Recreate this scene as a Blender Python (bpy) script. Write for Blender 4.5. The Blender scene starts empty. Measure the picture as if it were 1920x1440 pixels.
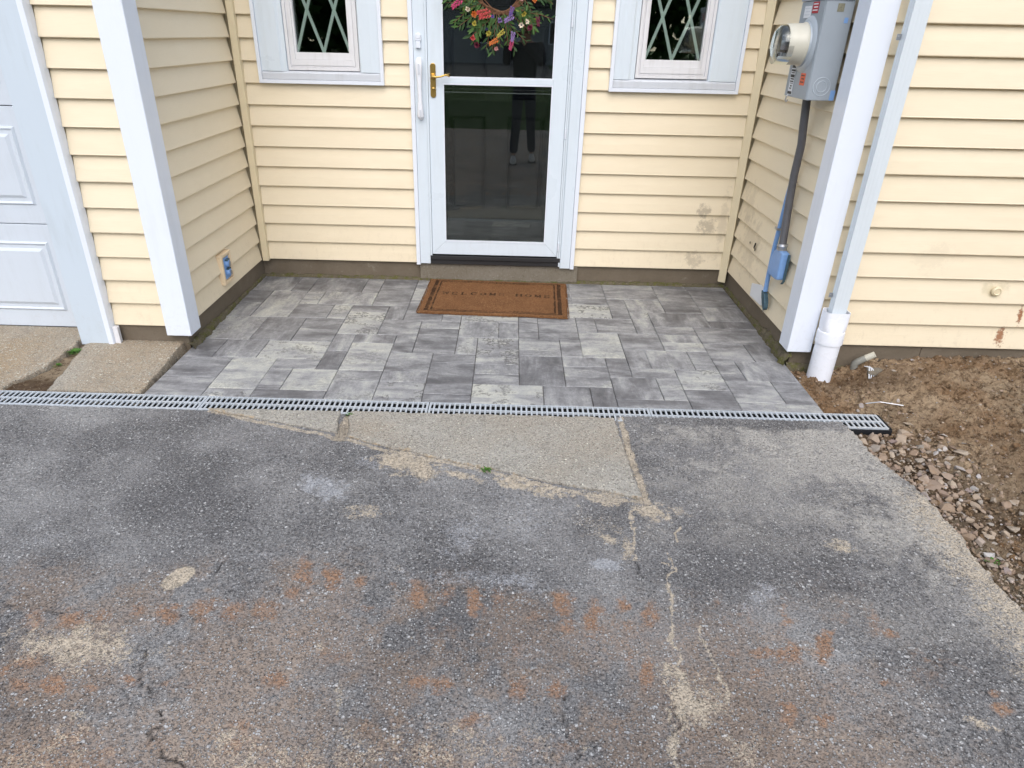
import bpy, bmesh, math, random
import numpy as np
from mathutils import Vector, Matrix

random.seed(7)
rng = np.random.default_rng(11)
sc = bpy.context.scene
COL = sc.collection

# ------------------------------------------------------------------ camera, sky, sun, exposure
cam_d = bpy.data.cameras.new('camera')
cam = bpy.data.objects.new('camera', cam_d)
COL.objects.link(cam)
YAW, PITCH, ROLL = -0.01433, 0.50037, 0.02115
fwd = Vector((math.sin(YAW) * math.cos(PITCH), math.cos(YAW) * math.cos(PITCH), -math.sin(PITCH)))
rgt = Vector((math.cos(YAW), -math.sin(YAW), 0))
upv = rgt.cross(fwd)
r2 = rgt * math.cos(ROLL) + upv * math.sin(ROLL)
u2 = -rgt * math.sin(ROLL) + upv * math.cos(ROLL)
M3 = Matrix((r2, u2, -fwd)).transposed()
cam.matrix_world = Matrix.Translation((0.4359, -4.8014, 1.583)) @ M3.to_4x4()
cam_d.sensor_width = 36.0
cam_d.lens = 36.0 * 1288.66 / 1920
cam_d.shift_x = 29.98 / 1920
cam_d.shift_y = 45.72 / 1920
cam_d.clip_start = 0.02
cam_d.clip_end = 600
sc.camera = cam

world = bpy.data.worlds.new('World')
sc.world = world
world.use_nodes = True
wn = world.node_tree
wn.nodes.clear()
sky = wn.nodes.new('ShaderNodeTexSky')
sky.sky_type = 'NISHITA'
sky.sun_disc = False
SUN_EL, SUN_AZ = math.radians(46), math.radians(182)
sky.sun_elevation = SUN_EL
sky.sun_rotation = SUN_AZ
sky.air_density = 1.0
sky.dust_density = 2.0
sky.ozone_density = 1.0
bg = wn.nodes.new('ShaderNodeBackground')
bg.inputs['Strength'].default_value = 0.15
wo = wn.nodes.new('ShaderNodeOutputWorld')
hs = wn.nodes.new('ShaderNodeHueSaturation')  # thin overcast: a paler sky
hs.inputs['Saturation'].default_value = 0.62
wn.links.new(sky.outputs[0], hs.inputs['Color'])
wn.links.new(hs.outputs[0], bg.inputs[0])
wn.links.new(bg.outputs[0], wo.inputs[0])

sun_d = bpy.data.lights.new('sun', 'SUN')
sun_d.energy = 0.5
sun_d.angle = math.radians(70)
sun_d.color = (1.0, 0.95, 0.88)
sun = bpy.data.objects.new('sun', sun_d)
COL.objects.link(sun)
sdir = Vector((math.sin(SUN_AZ) * math.cos(SUN_EL), math.cos(SUN_AZ) * math.cos(SUN_EL), math.sin(SUN_EL)))
sun.rotation_euler = sdir.to_track_quat('Z', 'Y').to_euler()
sc.view_settings.view_transform = 'Standard'
sc.view_settings.look = 'None'
sc.view_settings.gamma = 1
sc.view_settings.exposure = 1.03
sc.view_settings.use_curve_mapping = False

# ------------------------------------------------------------------ helpers
WL = {}


def link(o, parent=None, loc=None):
    COL.objects.link(o)
    if loc is not None:
        o.location = loc
    own = Vector(loc) if loc is not None else Vector((0, 0, 0))
    WL[o.name] = own
    if parent is not None:
        o.parent = parent
        o.matrix_parent_inverse = Matrix.Translation(-WL[parent.name])
    return o


def tag(o, label=None, cat=None, group=None, kind=None):
    if label:
        o['label'] = label
    if cat:
        o['category'] = cat
    if group:
        o['group'] = group
    if kind:
        o['kind'] = kind
    return o


def empty(name, loc=(0, 0, 0), parent=None):
    o = bpy.data.objects.new(name, None)
    o.empty_display_size = 0.1
    return link(o, parent, loc)


class MB:
    def __init__(self):
        self.v, self.f, self.mi = [], [], []
        self.cur = 0

    def add(self, vs, fs):
        n = len(self.v)
        self.v += [tuple(p) for p in vs]
        for f in fs:
            self.f.append(tuple(i + n for i in f))
            self.mi.append(self.cur)
        return self

    def box(self, x0, x1, y0, y1, z0, z1):
        vs = [(x0, y0, z0), (x1, y0, z0), (x1, y1, z0), (x0, y1, z0), (x0, y0, z1), (x1, y0, z1), (x1, y1, z1), (x0, y1, z1)]
        return self.add(vs, [(0, 3, 2, 1), (4, 5, 6, 7), (0, 1, 5, 4), (1, 2, 6, 5), (2, 3, 7, 6), (3, 0, 4, 7)])

    def prism(self, prof, a, b, axis='x'):
        """closed 2D profile extruded from a to b along axis; prof in the two other axes (in x,y,z order)"""
        def P(u, v, t):
            return (t, u, v) if axis == 'x' else ((u, t, v) if axis == 'y' else (u, v, t))
        n = len(prof)
        vs = [P(u, v, a) for u, v in prof] + [P(u, v, b) for u, v in prof]
        fs = [(i, (i + 1) % n, n + (i + 1) % n, n + i) for i in range(n)]
        fs += [tuple(range(n - 1, -1, -1)), tuple(range(n, 2 * n))]
        return self.add(vs, fs)

    def tube(self, pts, rad, seg=10, cap=True, flat=1.0, up=None):
        pts = [Vector(p) for p in pts]
        rads = rad if isinstance(rad, (list, tuple)) else [rad] * len(pts)
        rings = []
        side = None
        for i, p in enumerate(pts):
            d = (pts[min(i + 1, len(pts) - 1)] - pts[max(i - 1, 0)]).normalized()
            if side is None:
                ref = Vector(up) if up else (Vector((0, 0, 1)) if abs(d.z) < 0.9 else Vector((0, 1, 0)))
                side = d.cross(ref).normalized()
            else:
                side = (side - d * side.dot(d)).normalized()
            nn = d.cross(side)
            rings.append([p + (side * math.cos(t) + nn * math.sin(t) * flat) * rads[i] for t in [2 * math.pi * k / seg for k in range(seg)]])
        vs = [q for r in rings for q in r]
        fs = []
        for i in range(len(pts) - 1):
            for k in range(seg):
                a, b = i * seg + k, i * seg + (k + 1) % seg
                fs.append((a, b, b + seg, a + seg))
        if cap:
            fs.append(tuple(range(seg - 1, -1, -1)))
            fs.append(tuple((len(pts) - 1) * seg + k for k in range(seg)))
        return self.add(vs, fs)

    def lathe(self, prof, centre, axis, seg=32, ref=(0, 0, 1)):
        """prof: (distance along axis, radius)"""
        ax = Vector(axis).normalized()
        s = ax.cross(Vector(ref)).normalized()
        t = ax.cross(s)
        c = Vector(centre)
        vs = [c + ax * h + (s * math.cos(a) + t * math.sin(a)) * r for h, r in prof for a in [2 * math.pi * k / seg for k in range(seg)]]
        fs = []
        for i in range(len(prof) - 1):
            for k in range(seg):
                a, b = i * seg + k, i * seg + (k + 1) % seg
                fs.append((a, b, b + seg, a + seg))
        fs.append(tuple(range(seg - 1, -1, -1)))
        fs.append(tuple((len(prof) - 1) * seg + k for k in range(seg)))
        return self.add(vs, fs)

    def build(self, name, mats, parent=None, smooth=False, bevel=0, kind=None, label=None, fix=True):
        me = bpy.data.meshes.new(name)
        me.from_pydata(self.v, [], self.f)
        if fix:
            bm = bmesh.new()
            bm.from_mesh(me)
            bmesh.ops.recalc_face_normals(bm, faces=bm.faces)
            bm.to_mesh(me)
            bm.free()
        mats = mats if isinstance(mats, (list, tuple)) else [mats]
        for m in mats:
            me.materials.append(m)
        if any(self.mi):
            me.polygons.foreach_set('material_index', self.mi)
        if smooth:
            me.polygons.foreach_set('use_smooth', [True] * len(me.polygons))
        o = bpy.data.objects.new(name, me)
        link(o, parent)
        if bevel:
            b = o.modifiers.new('bevel', 'BEVEL')
            b.width = bevel
            b.segments = 2
            b.limit_method = 'ANGLE'
            b.angle_limit = math.radians(40)
            b.harden_normals = False
        if smooth:
            try:
                me.set_sharp_from_angle(angle=math.radians(40))
            except Exception:
                pass
        if kind:
            o['kind'] = kind
        if label:
            o['label'] = label
        return o


def bx(name, b, m, parent=None, bevel=0.0015, label=None):
    return MB().box(*b).build(name, m, parent, bevel=bevel, label=label)


# ---- numpy value noise
_T = rng.random((256, 256))


def vnoise(x, y):
    xi, yi = np.floor(x).astype(int), np.floor(y).astype(int)
    fx, fy = x - xi, y - yi
    fx = fx * fx * (3 - 2 * fx)
    fy = fy * fy * (3 - 2 * fy)
    a = _T[xi & 255, yi & 255]
    b = _T[(xi + 1) & 255, yi & 255]
    c = _T[xi & 255, (yi + 1) & 255]
    d = _T[(xi + 1) & 255, (yi + 1) & 255]
    return a * (1 - fx) * (1 - fy) + b * fx * (1 - fy) + c * (1 - fx) * fy + d * fx * fy


def fbm(x, y, sc_, oct=4, seed=0, gain=0.5):
    s, a, t = 0, 1.0, 0
    x = x * sc_ + seed * 17.3
    y = y * sc_ + seed * 31.7
    for i in range(oct):
        s = s + a * vnoise(x, y)
        t += a
        a *= gain
        x = x * 2.03 + 5.1
        y = y * 2.03 + 9.7
    return s / t


def sstep(a, b, x):
    t = np.clip((x - a) / (b - a), 0, 1)
    return t * t * (3 - 2 * t)


def grid(name, xs, ys, z, mat, parent=None, attrs=None, mask=None, kind=None, label=None, smooth=True):
    nx, ny = len(xs), len(ys)
    X, Y = np.meshgrid(xs, ys, indexing='ij')
    co = np.stack([X, Y, z], -1).reshape(-1, 3).astype(np.float32)
    idx = np.arange(nx * ny).reshape(nx, ny)
    q = np.stack([idx[:-1, :-1], idx[1:, :-1], idx[1:, 1:], idx[:-1, 1:]], -1).reshape(-1, 4)
    if mask is not None:
        keep = mask.reshape(-1)[q].any(1)
        q = q[keep]
        used = np.unique(q)
        rm = np.zeros(nx * ny, int)
        rm[used] = np.arange(len(used))
        q = rm[q]
        co = co[used]
    else:
        used = slice(None)
    me = npmesh(name, co, q, 4)
    if attrs:
        for k, a in attrs.items():
            at = me.attributes.new(k, 'FLOAT', 'POINT')
            at.data.foreach_set('value', np.ascontiguousarray(a.reshape(-1)[used], dtype=np.float32))
    if smooth:
        me.polygons.foreach_set('use_smooth', np.ones(len(q), bool))
    me.materials.append(mat)
    o = bpy.data.objects.new(name, me)
    link(o, parent)
    tag(o, label=label, kind=kind)
    return o


def npmesh(name, co, q, n):
    me = bpy.data.meshes.new(name)
    me.vertices.add(len(co))
    me.vertices.foreach_set('co', np.ascontiguousarray(co, dtype=np.float32).reshape(-1))
    me.loops.add(len(q) * n)
    me.loops.foreach_set('vertex_index', np.ascontiguousarray(q, dtype=np.int32).reshape(-1))
    me.polygons.add(len(q))
    me.polygons.foreach_set('loop_start', np.arange(0, len(q) * n, n, dtype=np.int32))
    me.update(calc_edges=True)
    me.validate()
    return me


# ------------------------------------------------------------------ materials
class G:
    """small node-graph writer"""

    def __init__(self, name):
        self.m = bpy.data.materials.new(name)
        self.m.use_nodes = True
        self.t = self.m.node_tree
        self.t.nodes.clear()
        self.out = self.t.nodes.new('ShaderNodeOutputMaterial')

    def n(self, typ, ins=None, **at):
        nd = self.t.nodes.new('ShaderNode' + typ)
        for k, v in at.items():
            setattr(nd, k, v)
        for k, v in (ins or {}).items():
            self.put(nd.inputs[k], v)
        return nd

    def put(self, s, v):
        if isinstance(v, bpy.types.NodeSocket):
            self.t.links.new(v, s)
        elif isinstance(v, bpy.types.Node):
            self.t.links.new(v.outputs[0], s)
        else:
            if s.type == 'RGBA' and len(v) == 3:
                v = (*v, 1)
            s.default_value = v

    def pos(self):
        return self.n('NewGeometry').outputs['Position']

    def mth(self, op, a, b=None, c=None, clamp=False):
        nd = self.n('Math', operation=op, use_clamp=clamp)
        self.put(nd.inputs[0], a)
        if b is not None:
            self.put(nd.inputs[1], b)
        if c is not None:
            self.put(nd.inputs[2], c)
        return nd.outputs[0]

    def vm(self, op, a, b=None):
        nd = self.n('VectorMath', operation=op)
        self.put(nd.inputs[0], a)
        if b is not None:
            self.put(nd.inputs[1], b)
        return nd.outputs['Value' if op in ('LENGTH', 'DISTANCE', 'DOT_PRODUCT') else 'Vector']

    def noise(self, vec, scale, detail=3, rough=0.55, dist=0, col=False):
        nd = self.n('TexNoise', {'Vector': vec, 'Scale': scale, 'Detail': detail, 'Roughness': rough, 'Distortion': dist})
        return nd.outputs['Color' if col else 0]

    def vor(self, vec, scale, feature='F1', out='Distance', rand=1.0):
        nd = self.n('TexVoronoi', {'Vector': vec, 'Scale': scale, 'Randomness': rand}, feature=feature)
        return nd.outputs[out]

    def rng(self, v, a, b, lo=0.0, hi=1.0, smooth=True):
        nd = self.n('MapRange', {'Value': v, 'From Min': a, 'From Max': b, 'To Min': lo, 'To Max': hi})
        nd.interpolation_type = 'SMOOTHSTEP' if smooth else 'LINEAR'
        return nd.outputs[0]

    def mix(self, f, a, b, mode='MIX'):
        nd = self.n('Mix', data_type='RGBA', blend_type=mode)
        self.put(nd.inputs[0], f)
        self.put(nd.inputs[6], a)
        self.put(nd.inputs[7], b)
        return nd.outputs[2]

    def attr(self, name, typ='GEOMETRY', out='Fac'):
        return self.n('Attribute', attribute_name=name, attribute_type=typ).outputs[out]

    def bump(self, h, dist=0.002, strength=1.0, nrm=None):
        nd = self.n('Bump', {'Height': h, 'Distance': dist, 'Strength': strength})
        if nrm is not None:
            self.put(nd.inputs['Normal'], nrm)
        return nd.outputs[0]

    def scl(self, vec, s):
        nd = self.n('Mapping', {'Vector': vec, 'Scale': s})
        return nd.outputs[0]

    def bsdf(self, col, rough=0.6, nrm=None, metal=0.0, spec=0.5, **kw):
        ins = {'Base Color': col, 'Roughness': rough, 'Metallic': metal, 'Specular IOR Level': spec}
        ins.update(kw)
        b = self.n('BsdfPrincipled', ins)
        if nrm is not None:
            self.put(b.inputs['Normal'], nrm)
        self.put(self.out.inputs[0], b.outputs[0])
        return self.m


def plain(name, col, rough=0.5, metal=0.0, spec=0.5, var=0.08, scale=6.0, bump=0.0, bscale=300.0):
    g = G(name)
    p = g.pos()
    f = g.noise(p, scale, 4)
    c = g.mix(f, tuple(max(0, k * (1 - var)) for k in col), tuple(min(1, k * (1 + var)) for k in col))
    nr = g.bump(g.noise(p, bscale, 2), 0.001, bump) if bump else None
    return g.bsdf(c, rough, nr, metal, spec)


def mat_trim(name, base, stains=(), dirt=0.12, rough=0.38):
    g = G(name)
    p = g.pos()
    big = g.noise(p, 2.3, 5, 0.6)
    streak = g.noise(g.scl(p, (9, 9, 1.2)), 3.0, 4, 0.6)
    d = g.mth('MULTIPLY', g.rng(g.mth('MULTIPLY', big, streak), 0.22, 0.45), dirt)
    c = g.mix(d, base, (base[0] * 0.62, base[1] * 0.6, base[2] * 0.55))
    scuff = g.rng(g.noise(g.scl(p, (1, 1, 0.6)), 38, 5, 0.75), 0.71, 0.78, 0, 0.28)
    c = g.mix(scuff, c, (0.33, 0.31, 0.29))
    zz_ = g.n('SeparateXYZ', {0: p}).outputs[2]
    spl = g.mth('MULTIPLY', g.rng(zz_, 0.45, 0.05), g.rng(g.noise(p, 34, 6, 0.8), 0.50, 0.70, 0, 0.16))
    c = g.mix(spl, c, (0.34, 0.29, 0.22))
    nr = g.bump(g.noise(p, 55, 3), 0.0006, 0.35)
    return g.bsdf(c, g.rng(big, 0.3, 0.7, rough - 0.08, rough + 0.12), nr)


M = {}
# vinyl siding: warm cream, faint grain, faint chalking, soot smudges on the back wall, rust runs at the far right
g = G('cream_vinyl')
p = g.pos()
oi = g.n('ObjectInfo').outputs['Random']
gr = g.noise(g.scl(p, (3, 3, 60)), 6, 4, 0.6)
cl = g.noise(p, 1.7, 5, 0.6)
c = g.mix(cl, (0.76, 0.65, 0.465), (0.83, 0.735, 0.555))
c = g.mix(g.mth('MULTIPLY', oi, 0.10), c, (0.62, 0.54, 0.38))
c = g.mix(g.rng(gr, 0.42, 0.8, 0, 0.10), c, (0.50, 0.40, 0.25))
specks = g.rng(g.noise(p, 33, 5, 0.8), 0.735, 0.79, 0, 0.42)
c = g.mix(specks, c, (0.32, 0.25, 0.16))
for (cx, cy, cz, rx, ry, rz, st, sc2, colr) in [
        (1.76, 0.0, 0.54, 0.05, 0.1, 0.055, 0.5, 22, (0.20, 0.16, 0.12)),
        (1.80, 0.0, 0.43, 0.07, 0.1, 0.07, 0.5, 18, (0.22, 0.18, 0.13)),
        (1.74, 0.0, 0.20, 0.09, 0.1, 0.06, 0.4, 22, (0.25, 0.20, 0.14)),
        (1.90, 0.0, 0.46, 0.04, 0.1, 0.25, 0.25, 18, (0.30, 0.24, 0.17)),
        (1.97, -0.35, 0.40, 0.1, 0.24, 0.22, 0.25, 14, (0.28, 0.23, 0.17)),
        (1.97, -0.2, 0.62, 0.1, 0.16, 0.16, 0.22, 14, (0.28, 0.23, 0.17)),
        (3.15, -1.31, 0.32, 0.016, 0.1, 0.06, 0.95, 60, (0.27, 0.10, 0.035)),
        (3.09, -1.31, 0.20, 0.030, 0.1, 0.055, 0.9, 60, (0.27, 0.10, 0.035)),
        (2.97, -1.31, 0.455, 0.075, 0.1, 0.05, 0.5, 8, (0.50, 0.44, 0.28)),
        (2.6, -1.31, 0.62, 0.12, 0.1, 0.09, 0.12, 26, (0.3, 0.25, 0.18))]:
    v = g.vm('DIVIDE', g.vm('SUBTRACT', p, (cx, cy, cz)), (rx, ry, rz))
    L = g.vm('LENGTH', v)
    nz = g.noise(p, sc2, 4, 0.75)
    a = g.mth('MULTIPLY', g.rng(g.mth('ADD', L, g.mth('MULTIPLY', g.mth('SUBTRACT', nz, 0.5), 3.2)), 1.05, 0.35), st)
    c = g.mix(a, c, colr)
zz_ = g.n('SeparateXYZ', {0: p}).outputs[2]
splash = g.mth('MULTIPLY', g.rng(zz_, 0.55, 0.10), g.rng(g.noise(g.scl(p, (1, 1, 0.6)), 26, 6, 0.8), 0.50, 0.68, 0, 0.18))
c = g.mix(splash, c, (0.36, 0.28, 0.18))
nr = g.bump(gr, 0.0012, 0.25, g.bump(g.noise(g.scl(p, (1, 1, 2)), 3.2, 2), 0.012, 0.5))
M['siding'] = g.bsdf(c, 0.42, nr)
M['trim'] = mat_trim('white_trim', (0.76, 0.805, 0.88))
M['trim2'] = mat_trim('white_door_frame', (0.67, 0.745, 0.81), dirt=0.14, rough=0.33)
M['jamb'] = mat_trim('greyish_trim', (0.565, 0.64, 0.71), dirt=0.18)
M['aged'] = mat_trim('weathered_white', (0.74, 0.74, 0.76), dirt=0.45)
M['sill'] = mat_trim('sill_grey', (0.60, 0.63, 0.68), dirt=0.3)
M['pvc'] = mat_trim('white_pvc', (0.80, 0.82, 0.87), dirt=0.12, rough=0.28)
M['spout'] = mat_trim('downspout_white', (0.64, 0.695, 0.73), dirt=0.14)
M['garage'] = mat_trim('garage_door_paint', (0.60, 0.655, 0.72), dirt=0.15, rough=0.42)
M['muntin'] = plain('pale_green_muntin', (0.62, 0.74, 0.68), 0.4)
M['creamtrim'] = plain('cream_corner_post', (0.72, 0.62, 0.42), 0.42, var=0.05)
M['creamplastic'] = plain('cream_plastic', (0.78, 0.62, 0.42), 0.45)
M['black'] = plain('black_door_paint', (0.014, 0.014, 0.016), 0.22, var=0.2, spec=0.9)
M['rubber'] = plain('black_sill', (0.02, 0.02, 0.022), 0.55, var=0.3)
M['dark'] = plain('dark_interior', (0.012, 0.011, 0.010), 0.9)
M['brass'] = plain('brass', (0.60, 0.40, 0.12), 0.30, metal=1.0, var=0.12, scale=60)
M['bluesteel'] = plain('blue_painted_metal', (0.20, 0.36, 0.66), 0.42, var=0.15, scale=30)
M['bluedark'] = plain('weathered_blue_steel', (0.07, 0.13, 0.17), 0.5, var=0.3, scale=60, metal=0.4)
M['steel'] = plain('grey_steel', (0.42, 0.43, 0.45), 0.4, metal=0.85, var=0.2, scale=40)
M['metergrey'] = plain('meter_grey_paint', (0.31, 0.35, 0.39), 0.36, var=0.05)
M['metergrey2'] = plain('meter_ring_paint', (0.40, 0.45, 0.50), 0.3, var=0.05)
M['meterbeige'] = plain('meter_beige', (0.58, 0.56, 0.47), 0.35, var=0.04)
M['conduit'] = plain('dark_grey_conduit', (0.095, 0.095, 0.105), 0.42, var=0.2, scale=20)
M['red'] = plain('red_label', (0.40, 0.02, 0.03), 0.5, var=0.1)
M['white'] = plain('paper_white', (0.75, 0.77, 0.80), 0.6, var=0.05)
M['orange'] = plain('orange_label', (0.75, 0.13, 0.04), 0.5, var=0.1)
M['olive'] = plain('worn_plate', (0.20, 0.19, 0.13), 0.5, var=0.5, scale=120)
M['ink'] = plain('label_ink', (0.03, 0.03, 0.03), 0.6)
M['twig'] = plain('vine_twig', (0.16, 0.075, 0.035), 0.8, var=0.4, scale=60)


def mat_glass(name, tint, refl=1.0, rough=0.0):
    g = G(name)
    fr = g.n('Fresnel', {'IOR': 1.52})
    f = g.mth('MULTIPLY', fr.outputs[0], refl, clamp=True)
    tr = g.n('BsdfTransparent', {'Color': (*tint, 1)})
    gl = g.n('BsdfGlossy', {'Color': (0.95, 1, 0.97, 1), 'Roughness': rough})
    mx = g.n('MixShader', {0: f, 1: tr.outputs[0], 2: gl.outputs[0]})
    g.put(g.out.inputs[0], mx.outputs[0])
    return g.m


M['glass'] = mat_glass('door_glass', (0.82, 0.84, 0.83), 1.5)
M['wglass'] = mat_glass('window_glass', (0.95, 0.97, 0.96), 1.7)
M['clear'] = mat_glass('clear_meter_cover', (0.85, 0.86, 0.88), 2.2, 0.08)

# pavers: every stone blends warm pale grey with charcoal in streaks; tone comes from the object's own colour
g = G('blended_paver')
p = g.pos()
info = g.n('ObjectInfo')
sep = g.n('SeparateColor', {0: info.outputs['Color']})
off = g.vm('ADD', p, g.n('CombineXYZ', {0: g.mth('MULTIPLY', info.outputs['Random'], 37.0), 1: g.mth('MULTIPLY', info.outputs['Random'], 91.0), 2: 0.0}).outputs[0])
sx = g.noise(g.scl(off, (2.0, 6.5, 1)), 1.6, 4, 0.55, 0.6)
sy = g.noise(g.scl(off, (6.5, 2.0, 1)), 1.6, 4, 0.55, 0.6)
st = g.n('Mix', {0: g.mth('GREATER_THAN', sep.outputs[1], 0.62), 2: sx, 3: sy}, data_type='FLOAT').outputs[0]
sx2 = g.noise(g.scl(off, (3, 16, 1)), 3.4, 5, 0.7, 0.3)
sy2 = g.noise(g.scl(off, (16, 3, 1)), 3.4, 5, 0.7, 0.3)
st2 = g.n('Mix', {0: g.mth('GREATER_THAN', sep.outputs[1], 0.62), 2: sx2, 3: sy2}, data_type='FLOAT').outputs[0]
tone = g.mth('ADD', g.mth('ADD', g.mth('MULTIPLY', sep.outputs[0], 0.80), g.mth('MULTIPLY_ADD', st2, 0.55, -0.20)), g.mth('MULTIPLY', g.mth('SUBTRACT', g.mth('ADD', g.mth('MULTIPLY', st, 0.55), g.mth('MULTIPLY', g.noise(off, 6.5, 5, 0.65), 0.45)), 0.5), 2.6))
tone = g.mth('ADD', tone, g.mth('MULTIPLY', g.mth('SUBTRACT', g.noise(p, 30, 6, 0.8), 0.5), 0.62), clamp=True)
ramp = g.n('ValToRGB', {0: tone})
cr = ramp.color_ramp
cr.elements[0].position = 0.0
cr.elements[0].color = (0.100, 0.098, 0.099, 1)
cr.elements[1].position = 1.0
cr.elements[1].color = (0.54, 0.535, 0.465, 1)
for pos_, col_ in ((0.3, (0.180, 0.178, 0.181, 1)), (0.55, (0.300, 0.299, 0.299, 1)), (0.78, (0.425, 0.425, 0.395, 1))):
    e_ = cr.elements.new(pos_)
    e_.color = col_
c = ramp.outputs[0]
pit = g.rng(g.mth('MULTIPLY', g.noise(off, 48, 5, 0.8), g.rng(g.noise(off, 6.5, 3, 0.6), 0.34, 0.58)), 0.44, 0.54, 0, 0.85)
pit = g.mth('MULTIPLY', pit, sep.outputs[2])
c = g.mix(pit, c, (0.10, 0.095, 0.095))
fine = g.noise(p, 420, 2, 0.6)
c = g.mix(g.rng(g.noise(p, 170, 4, 0.8), 0.48, 0.64, 0.0, 0.35), c, (0.09, 0.09, 0.10))
c = g.mix(g.rng(fine, 0.64, 0.75, 0, 0.30), c, (0.6, 0.6, 0.58))
haze_ = g.rng(g.noise(p, 3.1, 4, 0.65), 0.5, 0.75, 0, 0.22)
c = g.mix(haze_, c, (0.42, 0.42, 0.42))
h = g.mth('ADD', g.mth('MULTIPLY', fine, 0.35), g.mth('MULTIPLY', pit, -1.0))
M['paver'] = g.bsdf(c, 0.62, g.bump(h, 0.0011, 0.7, g.bump(g.noise(off, 18, 3), 0.003, 0.3)))
M['joint'] = plain('joint_sand', (0.07, 0.066, 0.06), 0.95, var=0.4, scale=40, bump=0.8)


def aggregate(g, p, dark, light, scale=260.0, thr=0.5):
    """crushed aggregate: returns colour and height"""
    w = g.vm('ADD', p, g.vm('MULTIPLY', g.noise(p, 150, 3, 0.6, col=True), (0.010, 0.010, 0.010)))
    d1 = g.vor(w, scale)
    c1 = g.vor(w, scale, out='Color')
    s1 = g.n('SeparateColor', {0: c1})
    a1 = g.mth('MULTIPLY', g.rng(s1.outputs[0], thr, thr + 0.18), g.rng(d1, 0.52, 0.30))
    d2 = g.vor(w, scale * 0.45)
    s2 = g.n('SeparateColor', {0: g.vor(w, scale * 0.45, out='Color')})
    a2 = g.mth('MULTIPLY', g.rng(s2.outputs[1], 0.80, 0.9), g.rng(d2, 0.42, 0.25))
    a = g.mth('MAXIMUM', a1, a2)
    lc = g.mix(s1.outputs[1], light, g.mix(0.45, light, (0, 0, 0)))
    return g.mix(a, dark, lc), g.mth('MAXIMUM', g.mth('SUBTRACT', 0.6, d1), a), a


# asphalt
g = G('old_asphalt')
p = g.pos()
dens = g.noise(p, 2.2, 5, 0.6)
base = g.mix(dens, (0.078, 0.076, 0.079), (0.155, 0.151, 0.150))
grit = g.noise(p, 115, 5, 0.85)
base = g.mix(g.rng(grit, 0.36, 0.52, 0.75, 0), base, (0.020, 0.019, 0.020))
worn = g.attr('worn')
base = g.mix(g.mth('MULTIPLY', g.rng(g.mth('ADD', worn, g.mth('MULTIPLY', g.mth('SUBTRACT', grit, 0.5), 0.9)), -0.20, 1.05), 0.92), base, (0.47, 0.445, 0.40))
film0 = g.mth('MULTIPLY', g.rng(g.mth('ADD', g.noise(p, 1.6, 6, 0.6), g.mth('MULTIPLY', g.mth('SUBTRACT', grit, 0.5), 0.7)), 0.36, 0.70, 0, 0.78), g.mth('SUBTRACT', 1.0, worn, clamp=True))
base = g.mix(film0, base, (0.39, 0.38, 0.365))
base = g.mix(g.rng(grit, 0.50, 0.68, 0, 0.6), base, (0.26, 0.26, 0.26))
grain = g.noise(p, 110, 5, 0.8)
grain2 = g.noise(p, 26, 5, 0.75)
brn = g.attr('brown')
base = g.mix(g.mth('MULTIPLY', g.rng(g.mth('ADD', brn, g.mth('ADD', g.mth('MULTIPLY', g.mth('SUBTRACT', grain2, 0.5), 1.2), g.mth('MULTIPLY', g.mth('SUBTRACT', grit, 0.5), 1.0))), 0.05, 0.85), 0.66), base, (0.315, 0.225, 0.155))
mv = g.attr('mud')
base = g.mix(g.mth('MULTIPLY', g.rng(g.mth('ADD', g.mth('MULTIPLY', mv, 1.3), g.mth('ADD', g.mth('MULTIPLY', g.mth('SUBTRACT', grain2, 0.5), 1.3), g.mth('MULTIPLY', g.mth('SUBTRACT', grain, 0.5), 1.3))), 0.12, 1.25), g.rng(mv, 0.0, 0.25)), base, (0.31, 0.19, 0.12))
spkn = g.rng(g.noise(p, 9, 5, 0.7), 0.35, 0.65, 0.35, 1.0)
spk = g.mix(worn, (0.68, 0.67, 0.65), (0.62, 0.59, 0.53))
c, h, a = aggregate(g, p, base, g.mix(spkn, (0.34, 0.34, 0.345), spk), 135.0, 0.50)
film = g.rng(g.noise(p, 7.5, 6, 0.72), 0.48, 0.72, 0, 0.30)
c = g.mix(film, c, (0.20, 0.197, 0.20))
c = g.mix(g.rng(g.noise(p, 19, 5, 0.75), 0.56, 0.74, 0, 0.30), c, (0.05, 0.05, 0.058))
cellr = g.n('SeparateColor', {0: g.vor(p, 300, out='Color')}).outputs[0]
for nm, colr, k, k2 in (('chalk', (0.46, 0.47, 0.49), 0.70, 1.25), ('mud', (0.35, 0.21, 0.13), 0.66, 1.10), ('dust', (0.56, 0.475, 0.36), 0.92, 1.12)):
    v = g.attr(nm)
    lo_, hi_ = (0.25, 1.3) if nm == 'mud' else (0.34, 0.78)
    thr = g.mth('ADD', g.mth('ADD', g.mth('MULTIPLY', g.mth('SUBTRACT', grain, 0.5), 1.6), g.mth('MULTIPLY', g.mth('SUBTRACT', grain2, 0.5), 1.3)), g.mth('MULTIPLY', g.mth('SUBTRACT', cellr, 0.5), 0.45))
    f = g.mth('MULTIPLY', g.rng(g.mth('ADD', g.mth('MULTIPLY', v, k2), thr), lo_, hi_), g.rng(v, 0.02, 0.3))
    vc = g.mix(grain2, tuple(q * 0.82 for q in colr), tuple(q * 1.15 for q in colr))
    c = g.mix(g.mth('MULTIPLY', f, k), c, vc)
dk = g.rng(g.noise(g.vm('ADD', p, (3.1, 7.7, 0.0)), 125, 4, 0.8), 0.46, 0.35, 0, 0.60)
dk = g.mth('MULTIPLY', dk, g.rng(g.noise(p, 6, 4, 0.6), 0.3, 0.6, 0.55, 1.0))
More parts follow.
